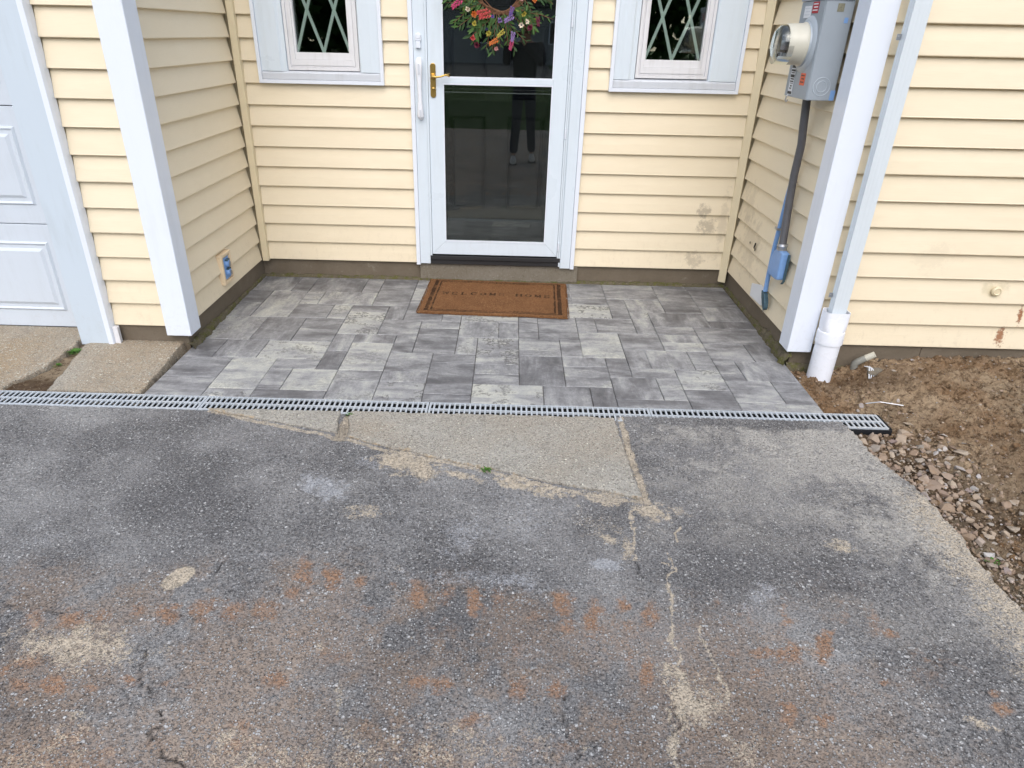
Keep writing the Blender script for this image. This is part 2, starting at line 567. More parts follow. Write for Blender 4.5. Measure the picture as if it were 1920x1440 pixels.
c = g.mix(dk, c, (0.028, 0.027, 0.029))
lt = g.rng(g.noise(g.vm('ADD', p, (9.1, 2.7, 0.0)), 135, 4, 0.8), 0.57, 0.67, 0, 0.42)
c = g.mix(lt, c, g.mix(worn, (0.42, 0.42, 0.42), (0.60, 0.575, 0.52)))
cr_ = g.attr('crack')
c = g.mix(g.mth('MULTIPLY', cr_, 0.75), c, (0.018, 0.017, 0.016))
pits = g.rng(g.vor(p, 26), 0.085, 0.05, 0, 0.9)
c = g.mix(pits, c, (0.012, 0.012, 0.012))
M['asphalt'] = g.bsdf(c, 0.78, g.bump(g.mth('ADD', h, g.mth('MULTIPLY', dk, -0.8)), 0.006, 1.0), spec=0.35)

g = G('far_asphalt')
p = g.pos()
c = g.mix(g.noise(p, 1.2, 5, 0.7), (0.07, 0.07, 0.08), (0.16, 0.155, 0.15))
M['road'] = g.bsdf(c, 0.85, g.bump(g.noise(p, 120, 2), 0.003, 0.6))

# exposed-aggregate concrete
g = G('old_concrete')
p = g.pos()
b0 = g.mix(g.noise(p, 3.2, 5, 0.65), (0.33, 0.305, 0.26), (0.49, 0.465, 0.41))
b0 = g.mix(g.attr('tan'), b0, (0.38, 0.29, 0.19))
c, h, a = aggregate(g, p, b0, (0.78, 0.74, 0.62), 135.0, 0.50)
c = g.mix(g.rng(g.noise(p, 120, 5, 0.85), 0.52, 0.62, 0, 0.85), c, (0.085, 0.075, 0.06))
c = g.mix(g.rng(g.noise(p, 11, 5, 0.7), 0.5, 0.75, 0, 0.4), c, (0.17, 0.155, 0.13))
dst = g.attr('dust')
f = g.rng(g.mth('ADD', g.mth('MULTIPLY', dst, 1.5), g.mth('MULTIPLY', g.mth('SUBTRACT', g.noise(p, 60, 5, 0.75), 0.5), 2.2)), 0.45, 1.1)
c = g.mix(f, c, (0.44, 0.34, 0.22))
c = g.mix(g.attr('crack'), c, (0.06, 0.05, 0.035))
M['concrete'] = g.bsdf(c, 0.85, g.bump(h, 0.005, 1.0), spec=0.3)

# poured foundation
g = G('foundation_concrete')
p = g.pos()
c = g.mix(g.noise(p, 3.5, 6, 0.65), (0.10, 0.080, 0.055), (0.215, 0.178, 0.135))
c = g.mix(g.rng(g.noise(p, 85, 4, 0.75), 0.55, 0.72, 0, 0.4), c, (0.07, 0.058, 0.042))
c = g.mix(g.rng(g.noise(p, 14, 5, 0.7), 0.60, 0.75, 0, 0.4), c, (0.33, 0.29, 0.24))
M['foundation'] = g.bsdf(c, 0.9, g.bump(g.noise(p, 60, 5, 0.7), 0.006, 0.6), spec=0.25)
g = G('speckled_concrete')
p = g.pos()
c = g.mix(g.noise(p, 5, 6, 0.7), (0.14, 0.112, 0.075), (0.26, 0.24, 0.20))
c = g.mix(g.rng(g.noise(p, 90, 6, 0.85), 0.54, 0.68, 0, 0.5), c, (0.45, 0.43, 0.38))
c = g.mix(g.rng(g.noise(p, 50, 5, 0.8), 0.56, 0.68, 0, 0.6), c, (0.05, 0.04, 0.03))
M['step'] = g.bsdf(c, 0.9, g.bump(g.noise(p, 80, 5, 0.7), 0.006, 0.8), spec=0.25)
g = G('mossy_mortar')
p = g.pos()
c = g.mix(g.noise(p, 16, 6, 0.7), (0.075, 0.062, 0.040), (0.19, 0.165, 0.115))
c = g.mix(g.rng(g.noise(p, 24, 4, 0.7), 0.45, 0.62, 0, 0.85), c, (0.105, 0.105, 0.030))
c = g.mix(g.rng(g.noise(p, 110, 3, 0.8), 0.62, 0.70, 0, 0.8), c, (0.40, 0.36, 0.27))
M['crust'] = g.bsdf(c, 0.95, g.bump(g.noise(p, 75, 5, 0.75), 0.01, 0.9), spec=0.2)

# soil
g = G('brown_soil')
p = g.pos()
c = g.mix(g.rng(g.noise(p, 2.3, 6, 0.7), 0.35, 0.65), (0.31, 0.185, 0.095), (0.62, 0.46, 0.30))
c = g.mix(g.attr('pale'), c, (0.40, 0.32, 0.22))
c = g.mix(g.attr('soil_dark'), c, (0.085, 0.050, 0.028))  # darker soil patches, plus shade painted in beneath the gravel
c = g.mix(g.rng(g.noise(p, 30, 6, 0.85), 0.48, 0.60, 0, 0.75), c, (0.085, 0.045, 0.022))
c = g.mix(g.rng(g.noise(p, 29, 6, 0.85), 0.54, 0.66, 0, 0.65), c, (0.46, 0.34, 0.20))
d = g.vor(p, 130)
s = g.n('SeparateColor', {0: g.vor(p, 130, out='Color')})
c = g.mix(g.mth('MULTIPLY', g.rng(s.outputs[0], 0.90, 0.97), g.rng(d, 0.4, 0.2)), c, (0.50, 0.42, 0.31))
M['soil'] = g.bsdf(c, 0.95, g.bump(g.mth('ADD', g.noise(p, 60, 6, 0.8), g.mth('MULTIPLY', g.noise(p, 210, 3, 0.8), 0.5)), 0.022, 1.0), spec=0.15)

g = G('crushed_stone')
p = g.pos()
info = g.n('ObjectInfo')
at = g.attr('tint')
rr = g.mth('FRACT', g.mth('ADD', info.outputs['Random'], at))
ramp = g.n('ValToRGB', {0: rr})
cr = ramp.color_ramp
cr.elements[0].color = (0.20, 0.145, 0.11, 1)
cr.elements[1].position = 1.0
cr.elements[1].color = (0.27, 0.205, 0.19, 1)
for pos_, col_ in ((0.2, (0.40, 0.30, 0.21, 1)), (0.4, (0.32, 0.235, 0.18, 1)), (0.58, (0.50, 0.41, 0.31, 1)), (0.72, (0.35, 0.32, 0.28, 1)), (0.86, (0.42, 0.30, 0.21, 1)), (0.93, (0.58, 0.57, 0.55, 1))):
    e_ = cr.elements.new(pos_)
    e_.color = col_
c = g.mix(g.noise(p, 70, 4, 0.7), ramp.outputs[0], g.mix(0.5, ramp.outputs[0], (0.12, 0.085, 0.06)))
c = g.mix(g.rng(g.noise(p, 30, 4, 0.7), 0.5, 0.7, 0, 0.5), c, (0.25, 0.165, 0.09))
M['stone'] = g.bsdf(c, 0.9, g.bump(g.noise(p, 150, 3), 0.002, 0.6), spec=0.25)

# coir mat
g = G('coir')
p = g.pos()
pr = g.attr('print')
nb = g.noise(p, 9, 4, 0.6)
c = g.mix(nb, (0.15, 0.072, 0.032), (0.30, 0.150, 0.068))
c = g.mix(g.rng(g.noise(p, 150, 5, 0.85), 0.44, 0.58, 0, 0.7), c, (0.10, 0.040, 0.016))
c = g.mix(g.rng(g.noise(g.vm('ADD', p, (5., 2., 0.)), 130, 5, 0.85), 0.54, 0.64, 0, 0.6), c, (0.52, 0.30, 0.14))
c = g.mix(g.rng(g.noise(p, 300, 2, 0.8), 0.66, 0.74, 0, 0.7), c, (0.60, 0.34, 0.15))
c = g.mix(g.mth('MULTIPLY', pr, g.rng(g.noise(p, 120, 4, 0.7), 0.30, 0.58, 1.0, 0.7)), c, (0.020, 0.012, 0.008))
M['coir'] = g.bsdf(c, 0.95, g.bump(g.noise(p, 420, 3, 0.8), 0.004, 1.0), spec=0.15)

# drain grate
g = G('galvanised_grate')
p = g.pos()
c = g.mix(g.noise(p, 14, 5, 0.7), (0.40, 0.44, 0.475), (0.56, 0.60, 0.64))
c = g.mix(g.rng(g.noise(p, 45, 4, 0.8), 0.58, 0.7, 0, 0.7), c, (0.33, 0.27, 0.19))
M['grate'] = g.bsdf(c, 0.42, g.bump(g.noise(p, 120, 2), 0.001, 0.5), metal=0.15)
M['channel'] = plain('black_channel', (0.012, 0.013, 0.016), 0.5, var=0.3)


def mat_leaf(name, a, b, rough=0.55):
    g = G(name)
    p = g.pos()
    c = g.mix(g.noise(p, 26, 3), a, b)
    bs = g.n('BsdfPrincipled', {'Base Color': c, 'Roughness': rough, 'Specular IOR Level': 0.3})
    tl = g.n('BsdfTranslucent', {'Color': c})
    mx = g.n('MixShader', {0: 0.25, 1: bs.outputs[0], 2: tl.outputs[0]})
    g.put(g.out.inputs[0], mx.outputs[0])
    return g.m


M['leafd'] = mat_leaf('dark_leaf', (0.022, 0.055, 0.020), (0.07, 0.14, 0.05))
M['leafm'] = mat_leaf('mid_leaf', (0.05, 0.12, 0.03), (0.10, 0.20, 0.05))
M['leafy'] = mat_leaf('yellow_green_leaf', (0.17, 0.26, 0.04), (0.30, 0.38, 0.07))
M['weed'] = mat_leaf('weed_leaf', (0.05, 0.14, 0.02), (0.13, 0.28, 0.05))
for k, c_ in dict(pink=(0.48, 0.045, 0.14), coral=(0.50, 0.06, 0.06), orange=(0.62, 0.17, 0.03), yellow=(0.45, 0.38, 0.06), purple=(0.28, 0.18, 0.42), violet=(0.13, 0.07, 0.30), burg=(0.13, 0.01, 0.035), creamf=(0.65, 0.56, 0.42), blush=(0.68, 0.35, 0.33), navy=(0.02, 0.02, 0.09)).items():
    M['f_' + k] = plain('petal_' + k, c_, 0.6, var=0.25, scale=60)
g = G('lawn_green')
p = g.pos()
c = g.mix(g.noise(p, 1.5, 6, 0.7), (0.03, 0.07, 0.015), (0.08, 0.13, 0.035))
c = g.mix(g.rng(g.noise(p, 30, 4, 0.8), 0.5, 0.7, 0, 0.5), c, (0.02, 0.04, 0.01))
M['lawn'] = g.bsdf(c, 0.9, g.bump(g.noise(p, 60, 3), 0.02, 0.8), spec=0.2)
M['grass'] = mat_leaf('grass_blade', (0.04, 0.10, 0.02), (0.09, 0.17, 0.04))
M['bark'] = plain('bark', (0.09, 0.065, 0.045), 0.9, var=0.4, scale=20, bump=0.8, bscale=40)
M['crown'] = mat_leaf('tree_leaf', (0.03, 0.075, 0.02), (0.09, 0.17, 0.045), 0.7)
M['roof'] = plain('roof_shingle', (0.08, 0.075, 0.075), 0.9, var=0.3, scale=12, bump=0.5, bscale=60)
M['soffit'] = plain('white_soffit', (0.75, 0.76, 0.78), 0.6, var=0.03)
M['grey_siding'] = plain('grey_siding', (0.34, 0.35, 0.36), 0.7, var=0.05)
M['skin'] = plain('skin', (0.50, 0.27, 0.18), 0.5, var=0.08, scale=30)
M['jacket'] = plain('dark_jacket', (0.014, 0.015, 0.019), 0.85, var=0.3, scale=20, bump=0.4, bscale=200)
M['jeans'] = plain('dark_jeans', (0.018, 0.024, 0.045), 0.85, var=0.25, scale=30, bump=0.4, bscale=300)
M['shoe'] = plain('grey_shoe', (0.55, 0.54, 0.52), 0.7, var=0.2, scale=50)
M['hair'] = plain('brown_hair', (0.05, 0.03, 0.02), 0.6, var=0.3, scale=80)
M['phone'] = plain('phone_black', (0.01, 0.01, 0.012), 0.2)
M['glassy_dark'] = plain('dark_window_pane', (0.02, 0.025, 0.03), 0.08)

# stain and crack layout of the old driveway, metres on the ground
STAINS=[('D',-0.617,-3.113,0.035,0.043,0.026,-0.032,1.20), ('D',-0.744,-3.413,0.224,-0.015,0.037,-0.078,0.62), ('D',-0.543,-3.410,0.092,0.004,0.026,-0.057,0.30),
 ('D',0.028,-2.403,0.124,-0.024,0.005,-0.086,0.95), ('D',0.256,-2.470,0.128,-0.049,-0.003,-0.037,0.70), ('D',0.580,-2.544,0.151,-0.053,-0.010,-0.060,0.95),
 ('D',0.848,-2.613,0.114,-0.044,-0.011,-0.041,0.60), ('D',-0.067,-2.726,0.110,0.005,0.010,-0.051,0.45), ('D',0.999,-2.674,0.085,-0.022,-0.015,-0.052,0.80),
 ('D',0.825,-2.849,0.031,-0.007,-0.006,-0.026,0.90), ('D',0.883,-2.910,0.019,0.006,-0.002,-0.060,0.60), ('D',1.647,-2.852,0.058,-0.005,-0.018,-0.038,0.70),
 ('D',2.196,-2.632,0.017,-0.103,-0.042,-0.040,0.50), ('D',2.149,-2.880,0.023,-0.159,-0.056,-0.048,0.75), ('D',2.126,-2.531,-0.005,-0.157,-0.051,-0.043,0.45),
 ('D',0.954,-3.507,0.064,0.013,-0.011,-0.108,0.85), ('D',1.031,-3.522,0.059,0.002,-0.023,-0.091,0.40), ('D',0.889,-3.663,0.014,0.001,-0.015,-0.073,0.80),
 ('D',1.058,-3.679,0.056,-0.041,-0.046,-0.057,0.42), ('D',1.720,-3.565,0.038,-0.016,-0.014,-0.016,0.70), ('D',-0.252,-3.691,0.025,0.029,0.015,-0.014,0.60),
 ('D',-0.172,-3.746,0.018,0.019,0.011,-0.011,0.60), ('D',0.011,-3.562,0.017,-0.000,0.012,-0.065,0.50), ('D',0.043,-3.672,0.054,0.002,0.010,-0.044,0.35),
 ('D',-0.401,-3.067,0.019,0.013,0.011,-0.019,0.50), ('D',-0.838,-3.102,0.028,0.001,0.006,-0.012,0.35), ('D',-0.650,-3.637,0.034,0.001,0.009,-0.016,0.40),
 ('D',0.175,-3.334,0.017,0.001,0.002,-0.016,0.70), ('D',-0.086,-3.378,0.017,0.001,0.004,-0.018,0.60), ('D',0.089,-3.029,0.021,0.001,0.004,-0.026,0.30),
 ('D',0.668,-3.679,0.019,0.001,-0.001,-0.015,0.50), ('D',0.533,-3.638,0.083,0.003,-0.001,-0.060,0.30), ('D',1.525,-3.355,0.083,-0.017,-0.039,-0.067,0.25),
 ('D',1.113,-3.632,0.045,-0.019,-0.018,-0.029,0.30), ('D',1.122,-2.684,0.082,-0.052,-0.019,-0.044,0.50), ('D',0.790,-2.765,0.170,-0.031,-0.015,-0.077,0.30),
 ('D',-0.122,-3.737,0.395,0.015,0.024,-0.075,0.38), ('D',0.371,-3.690,0.270,0.010,0.005,-0.085,0.36), ('D',-0.701,-3.759,0.144,0.081,0.072,-0.074,0.35),
 ('D',1.412,-3.636,0.243,-0.042,-0.045,-0.074,0.22), ('M',-0.971,-3.319,0.025,0.019,0.035,-0.038,0.50), ('M',-0.868,-3.306,0.030,0.031,0.035,-0.037,0.95),
 ('M',-0.781,-3.285,0.027,0.019,0.023,-0.028,0.55), ('M',-0.679,-3.276,0.030,0.021,0.021,-0.028,0.55), ('M',-0.575,-3.276,0.037,0.018,0.029,-0.045,1.00),
 ('M',-0.486,-3.250,0.035,0.017,0.025,-0.042,0.75), ('M',-0.466,-3.300,0.032,0.010,0.010,-0.019,0.75), ('M',-0.388,-3.259,0.035,0.011,0.023,-0.046,0.75),
 ('M',-0.289,-3.253,0.035,0.006,0.017,-0.043,0.65), ('M',-0.870,-3.550,0.032,0.005,0.019,-0.027,1.00), ('M',-0.770,-3.546,0.027,0.004,0.017,-0.025,1.00),
 ('M',-0.666,-3.550,0.032,0.005,0.010,-0.017,0.95), ('M',-0.573,-3.529,0.033,0.005,0.016,-0.027,1.00), ('M',-0.879,-3.472,0.038,0.011,0.019,-0.025,0.70),
 ('M',-0.939,-3.508,0.020,0.001,0.014,-0.021,0.80), ('M',-0.473,-3.532,0.035,0.008,0.010,-0.017,0.55), ('M',-0.397,-3.519,0.025,0.014,0.009,-0.013,0.75),
 ('M',-0.182,-3.499,0.030,0.008,0.013,-0.028,0.70), ('M',-0.209,-3.084,0.037,-0.009,0.008,-0.063,0.80), ('M',-0.222,-3.164,0.027,0.001,0.009,-0.033,0.75),
 ('M',-0.118,-3.095,0.040,-0.010,0.005,-0.053,1.05), ('M',-0.022,-3.106,0.028,-0.002,0.006,-0.044,0.70), ('M',0.084,-3.111,0.025,-0.002,0.003,-0.034,0.70),
 ('M',0.173,-3.156,0.031,0.001,0.009,-0.069,0.85), ('M',0.267,-3.147,0.031,0.001,0.005,-0.061,0.70), ('M',0.356,-3.155,0.031,0.001,0.004,-0.083,0.95),
 ('M',0.433,-3.152,0.024,0.001,0.001,-0.056,0.50), ('M',0.551,-3.228,0.030,-0.002,-0.004,-0.044,0.50), ('M',0.637,-3.179,0.030,-0.005,-0.008,-0.050,0.95),
 ('M',0.640,-3.268,0.043,0.002,-0.002,-0.030,0.60), ('M',0.728,-3.231,0.029,-0.002,-0.013,-0.078,0.85), ('M',0.832,-3.172,0.029,-0.006,-0.009,-0.032,0.90),
 ('M',0.915,-3.201,0.024,0.001,-0.012,-0.067,0.80), ('M',1.137,-3.150,0.022,-0.005,-0.009,-0.023,1.10), ('M',1.402,-3.330,0.032,0.001,-0.030,-0.075,1.00),
 ('M',1.327,-3.228,0.032,0.010,-0.014,-0.076,0.60), ('M',1.603,-3.216,0.029,0.007,-0.021,-0.064,0.55), ('M',1.517,-3.187,0.027,0.001,-0.024,-0.059,0.30),
 ('M',1.299,-3.354,0.038,0.002,-0.018,-0.051,0.80), ('M',1.214,-3.352,0.038,0.002,-0.008,-0.024,0.70), ('M',1.120,-3.356,0.032,0.001,-0.007,-0.024,0.60),
 ('M',1.183,-3.426,0.034,0.001,-0.010,-0.033,0.50), ('M',1.222,-3.553,0.026,0.001,-0.011,-0.033,0.95), ('M',1.320,-3.569,0.026,0.001,-0.008,-0.020,0.95),
 ('M',1.521,-3.446,0.017,0.001,-0.008,-0.017,0.90), ('M',1.628,-3.261,0.019,-0.011,-0.014,-0.018,0.80), ('M',1.813,-3.473,0.012,-0.007,-0.015,-0.017,0.80),
 ('M',1.813,-3.516,0.020,-0.011,-0.015,-0.016,0.80), ('M',0.596,-3.500,0.030,0.001,-0.002,-0.048,0.95), ('M',0.500,-3.508,0.032,0.001,-0.000,-0.038,0.80),
 ('M',0.493,-3.368,0.019,0.001,-0.000,-0.035,0.50), ('M',0.859,-3.449,0.018,0.001,-0.010,-0.058,0.80), ('M',0.818,-3.384,0.022,0.001,-0.007,-0.046,0.50),
 ('M',0.210,-3.484,0.033,0.001,0.005,-0.039,0.75), ('M',0.285,-3.490,0.039,0.002,0.004,-0.046,0.65), ('M',0.366,-3.605,0.031,0.001,0.002,-0.028,0.75),
 ('M',-0.226,-3.705,0.027,0.001,0.008,-0.023,0.80), ('M',-0.228,-3.644,0.033,0.001,0.009,-0.025,0.50), ('M',-0.402,-3.719,0.079,0.003,0.019,-0.042,0.30),
 ('M',-0.047,-3.410,0.046,0.002,0.011,-0.045,0.40), ('M',0.044,-3.227,0.100,0.004,0.006,-0.035,0.30), ('M',-0.158,-3.344,0.079,0.003,0.012,-0.044,0.35),
 ('M',0.268,-3.305,0.193,0.008,0.006,-0.062,0.25), ('M',1.353,-3.474,0.090,0.004,-0.018,-0.046,0.35), ('M',1.206,-3.222,0.067,0.003,-0.017,-0.057,0.30),
 ('M',1.689,-3.368,0.142,0.006,-0.050,-0.095,0.28), ('M',-0.154,-3.739,0.434,0.016,0.027,-0.081,0.36), ('M',-0.662,-3.758,0.194,0.007,0.056,-0.092,0.50),
 ('M',0.398,-3.689,0.351,0.013,0.004,-0.098,0.38), ('M',0.782,-3.305,0.226,0.009,-0.010,-0.081,0.25), ('M',1.213,-3.658,0.455,0.017,-0.031,-0.087,0.16),
 ('C',-0.252,-2.587,0.093,-0.047,0.002,-0.086,0.60), ('C',-0.336,-2.547,0.031,-0.007,0.012,-0.071,0.60), ('C',-0.103,-2.418,0.091,-0.049,-0.001,-0.067,0.40),
 ('C',0.304,-2.880,0.106,0.128,0.071,-0.134,0.42), ('C',0.370,-3.068,0.265,-0.001,0.001,-0.050,0.50), ('C',0.475,-2.811,0.204,0.161,0.040,-0.131,0.32),
 ('C',0.556,-2.679,0.359,-0.034,-0.010,-0.129,0.25), ('C',0.795,-2.981,0.046,-0.008,-0.006,-0.029,1.00), ('C',1.272,-3.115,0.076,0.060,0.011,-0.057,0.50),
 ('C',1.558,-3.002,0.277,-0.016,-0.021,-0.047,0.20), ('C',-0.056,-3.231,0.085,-0.016,0.008,-0.086,0.28), ('C',-1.158,-2.949,0.081,0.050,0.042,-0.053,0.25),
 ('C',-1.248,-2.879,0.031,0.012,0.025,-0.034,0.40), ('C',-0.365,-2.996,0.149,0.051,0.025,-0.057,0.25), ('C',0.062,-2.785,0.078,0.004,0.012,-0.079,0.25),
 ('C',-0.538,-2.380,0.096,-0.024,0.015,-0.071,0.25), ('C',0.367,-3.363,0.346,0.014,0.006,-0.114,0.14), ('C',0.508,-3.377,0.094,0.004,-0.000,-0.039,0.30),
 ('W',1.869,-2.230,0.658,-0.154,-0.169,-0.355,0.85), ('W',2.042,-2.768,0.220,-0.250,-0.196,-0.239,0.75), ('W',1.398,-2.568,0.398,-0.041,-0.080,-0.233,0.55),
 ('W',1.337,-2.124,0.253,-0.030,-0.063,-0.221,0.30), ('W',2.064,-3.163,0.210,-0.138,-0.148,-0.166,0.50), ('W',1.418,-2.827,0.457,-0.003,-0.031,-0.088,0.30),
 ('W',1.771,-3.242,0.279,-0.061,-0.082,-0.124,0.30)]
CR_SAND=[[(0.932,-2.643), (0.920,-2.821), (0.901,-2.895), (0.912,-2.957)], [(1.029,-2.912), (1.025,-2.987), (1.002,-3.066), (0.985,-3.187), (0.961,-3.255), (0.961,-3.338), (0.958,-3.398)], [(0.994,-2.961), (1.025,-2.987)], [(1.049,-3.255), (1.055,-3.314), (1.068,-3.412), (1.067,-3.520)], [(1.081,-2.767), (1.079,-2.843)], [(0.910,-3.560), (0.899,-3.640), (0.886,-3.728)]]
CR_DARK=[[(-0.540,-3.252), (-0.583,-3.324), (-0.589,-3.372), (-0.555,-3.500), (-0.494,-3.581), (-0.420,-3.675), (-0.383,-3.733), (-0.328,-3.773)], [(-1.109,-3.263), (-1.016,-3.266), (-0.914,-3.284)], [(-0.540,-3.109), (-0.495,-3.050)], [(0.627,-3.520), (0.615,-3.571), (0.624,-3.650), (0.638,-3.709), (0.644,-3.737)], [(0.912,-2.957), (0.918,-3.018), (0.960,-3.072)], [(0.920,-3.509), (0.921,-3.576), (0.888,-3.640)]]
CR_JOINT=[[(-0.948,-1.997), (-0.732,-2.076), (-0.282,-2.213), (-0.067,-2.304), (0.352,-2.434), (0.560,-2.512), (0.768,-2.582), (1.005,-2.623)], [(0.986,-1.973), (0.981,-2.234), (0.991,-2.440), (1.002,-2.616)], [(-0.281,-1.969), (-0.292,-2.081), (-0.294,-2.205)]]
# paver rectangles in grid steps with their tone
PAVERS=[(-11,0,-9,2,0.4),(-11,-2,-9,0,0.35),(-9,-1,-7,2,0.75),(-9,-2,-7,-1,0.6),(-7,-1,-6,1,0.5),(-6,-1,-4,1,0.75),(-7,-2,-4,-1,0.22),(-8,2,-5,4,0.8),(-7,1,-5,2,0.5),(-10,2,-8,4,0.38),(-11,2,-10,4,0.2),(-11,4,-9,7,0.6),(-9,4,-7,7,0.3),(-7,4,-5,7,0.38),(-5,3,-4,5,0.45),(-5,1,-4,3,0.28),(-4,1,-2,4,0.75),(-4,4,-2,5,0.35),(-2,3,-1,5,0.4),(-4,0,-2,1,0.6),(-4,-2,-2,0,0.6),(-2,1,0,3,0.52),(-2,0,0,1,0.52),(-2,-2,0,0,0.7),(-1,3,1,6,0.35),(-1,6,1,7,0.6),(0,2,2,3,0.35),(0,-1,2,2,0.25),(0,-2,2,-1,0.28),(1,3,2,5,0.75),(1,5,3,7,0.62),(3,5,4,7,0.4),(2,2,4,5,0.6),(2,1,4,2,0.4),(2,0,4,1,0.42),(2,-2,5,0,0.88),(4,5,5,8,0.42),(4,3,6,5,0.5),(4,0,6,3,0.22),(5,-2,7,0,0.32),(7,-2,8,0,0.22),(6,2,8,3,0.5),(6,0,8,2,0.48),(6,3,7,5,0.4),(5,5,7,8,0.42),(7,6,8,8,0.5),(8,6,10,8,0.4),(7,3,9,6,0.78),(9,4,11,6,0.45),(10,6,11,8,0.55),(8,1,9,3,0.4),(9,2,10,4,0.45),(10,2,12,4,0.5),(12,2,13,4,0.45),(11,4,13,5,0.72),(11,7,14,9,0.35),(11,5,13,6,0.45),(13,5,16,7,0.35),(13,3,15,5,0.42),(15,4,16,5,0.2),(15,3,16,4,0.3),(13,1,14,3,0.4),(14,1,16,3,0.55),(13,-1,15,1,0.55),(15,-1,16,1,0.42),(13,-2,16,-1,0.62),(11,0,13,2,0.65),(11,-2,13,0,0.28),(9,1,11,2,0.5),(8,-1,10,1,0.4),(10,-1,11,1,0.6),(8,-2,11,-1,0.35),(-11,11,-9,13,0.42),(-9,11,-8,13,0.3),(-8,11,-5,13,0.32),(-5,11,-4,13,0.35),(-11,9,-10,11,0.25),(-10,7,-8,11,0.7),(-11,7,-10,9,0.45),(-8,9,-7,11,0.62),(-7,9,-4,11,0.58),(-8,7,-6,9,0.45),(-6,7,-5,9,0.68),(-5,5,-3,8,0.75),(-5,8,-3,9,0.42),(-4,9,-2,13,0.35),(-3,7,-2,9,0.28),(-3,5,-1,7,0.5),(-2,10,-1,13,0.6),(-2,7,0,10,0.35),(0,7,1,8,0.6),(1,7,4,8,0.72),(7,10,7,13,0.5),(7,10,9,13,0.4),(6,8,9,10,0.82),(9,11,12,13,0.48),(9,8,10,11,0.36),(10,9,12,11,0.58),(10,8,11,9,0.66),(12,9,14,13,0.35),(14,10,16,13,0.25),(14,8,16,10,0.45),(14,7,16,8,0.2),(-1,11,2,13,0.68),(2,11,5,13,0.68),(5,11,7,13,0.32),(-1,10,2,11,0.33),(2,9,5,11,0.63),(5,10,7,11,0.59),(0,8,2,10,0.57),(5,8,6,10,0.42),(2,8,5,9,0.54),(11,6,13,7,0.54)]

# ================================================================== GROUND (setting)
E_X = [(-2.0, 2.04), (-2.42, 2.097), (-2.685, 2.128), (-3.14, 2.112), (-3.8, 2.06), (-6, 2.02), (-12, 2.0)]


def edge_x(y):
    ys_ = np.array([a for a, b in E_X])[::-1]
    xs_ = np.array([b for a, b in E_X])[::-1]
    return np.interp(y, ys_, xs_)


def blobs(X, Y, kind):
    out = np.zeros_like(X)
    w = (fbm(X, Y, 9, 4, 3) - 0.5) * 1.8 + (fbm(X, Y, 36, 4, 5, 0.7) - 0.5) * 2.0
    for k, cx, cy, ax, ay, bx_, by, s in STAINS:
        if k != kind:
            continue
        if k == 'M':
            s = s * 1.0
        det = ax * by - ay * bx_
        dx, dy = X - cx, Y - cy
        u = (dx * by - dy * bx_) / det
        v = (ax * dy - ay * dx) / det
        r = np.sqrt(u * u + v * v) + w * (0.9 if s < 1.15 else 0.25)
        edge = 0.35 if s >= 1.15 else 1.0
        out = np.maximum(out, s * (1 - sstep(1.15 - edge, 1.15 + edge * 0.35, r)))
    return out


def lines(X, Y, pls, width, jit=0.02, seed=0):
    """distance-based mask for polylines, 1 on the line"""
    Xj = X + (fbm(X, Y, 22, 3, seed) - 0.5) * jit
    Yj = Y + (fbm(X, Y, 22, 3, seed + 4) - 0.5) * jit
    best = np.full(X.shape, 9.0)
    for pl in pls:
        for (x0, y0), (x1, y1) in zip(pl[:-1], pl[1:]):
            dx, dy = x1 - x0, y1 - y0
            t = np.clip(((Xj - x0) * dx + (Yj - y0) * dy) / (dx * dx + dy * dy + 1e-9), 0, 1)
            best = np.minimum(best, np.hypot(Xj - x0 - t * dx, Yj - y0 - t * dy))
    return 1 - sstep(width * 0.45, width, best)


def polydist(X, Y, poly):
    """inside distance of a convex counter-clockwise polygon"""
    d = np.full(X.shape, 9.0)
    n = len(poly)
    for i in range(n):
        (x0, y0), (x1, y1) = poly[i], poly[(i + 1) % n]
        L = math.hypot(x1 - x0, y1 - y0)
        d = np.minimum(d, ((x1 - x0) * (Y - y0) - (y1 - y0) * (X - x0)) / L)
    return d


SLAB_A = [(-0.99, -2.000), (-0.72, -2.068), (-0.305, -2.19), (-0.335, -1.968), (-0.97, -1.974)]
SLAB_B = [(-0.265, -2.205), (-0.06, -2.285), (0.345, -2.425), (0.66, -2.52), (0.985, -2.605), (0.975, -2.30), (0.955, -1.958), (-0.298, -1.966)]

xs = np.concatenate([np.linspace(-9, -2.75, 40)[:-1], np.linspace(-2.75, 2.42, 740)])
ys = np.concatenate([np.linspace(-9.0, -4.0, 40)[:-1], np.linspace(-4.0, -1.944, 336)])
X, Y = np.meshgrid(xs, ys, indexing='ij')
ex = edge_x(Y) + (fbm(X, Y, 7, 4, 2) - 0.5) * 0.07 + (fbm(X, Y, 40, 3, 8) - 0.5) * 0.03
z = -0.006 + (fbm(X, Y, 1.6, 3, 1) - 0.5) * 0.012 * sstep(-2.05, -2.4, Y) + (fbm(X, Y, 60, 2, 4) - 0.5) * 0.0035
z = z - 0.07 * sstep(-0.010, 0.03, X - ex)
crk = lines(X, Y, CR_DARK, 0.0055, 0.07, 6) * sstep(0.30, 0.55, fbm(X, Y, 45, 3, 19))
snd = lines(X, Y, CR_SAND, 0.0085, 0.05, 7) * (0.55 + 0.6 * fbm(X, Y, 15, 3, 18))
z = z + 0.009 * sstep(0.93, 0.99, X) * sstep(-2.3, -2.0, Y) * (X - ex < -0.01)
joint = lines(X, Y, [CR_JOINT[0]], 0.020, 0.02, 9) * 0.8
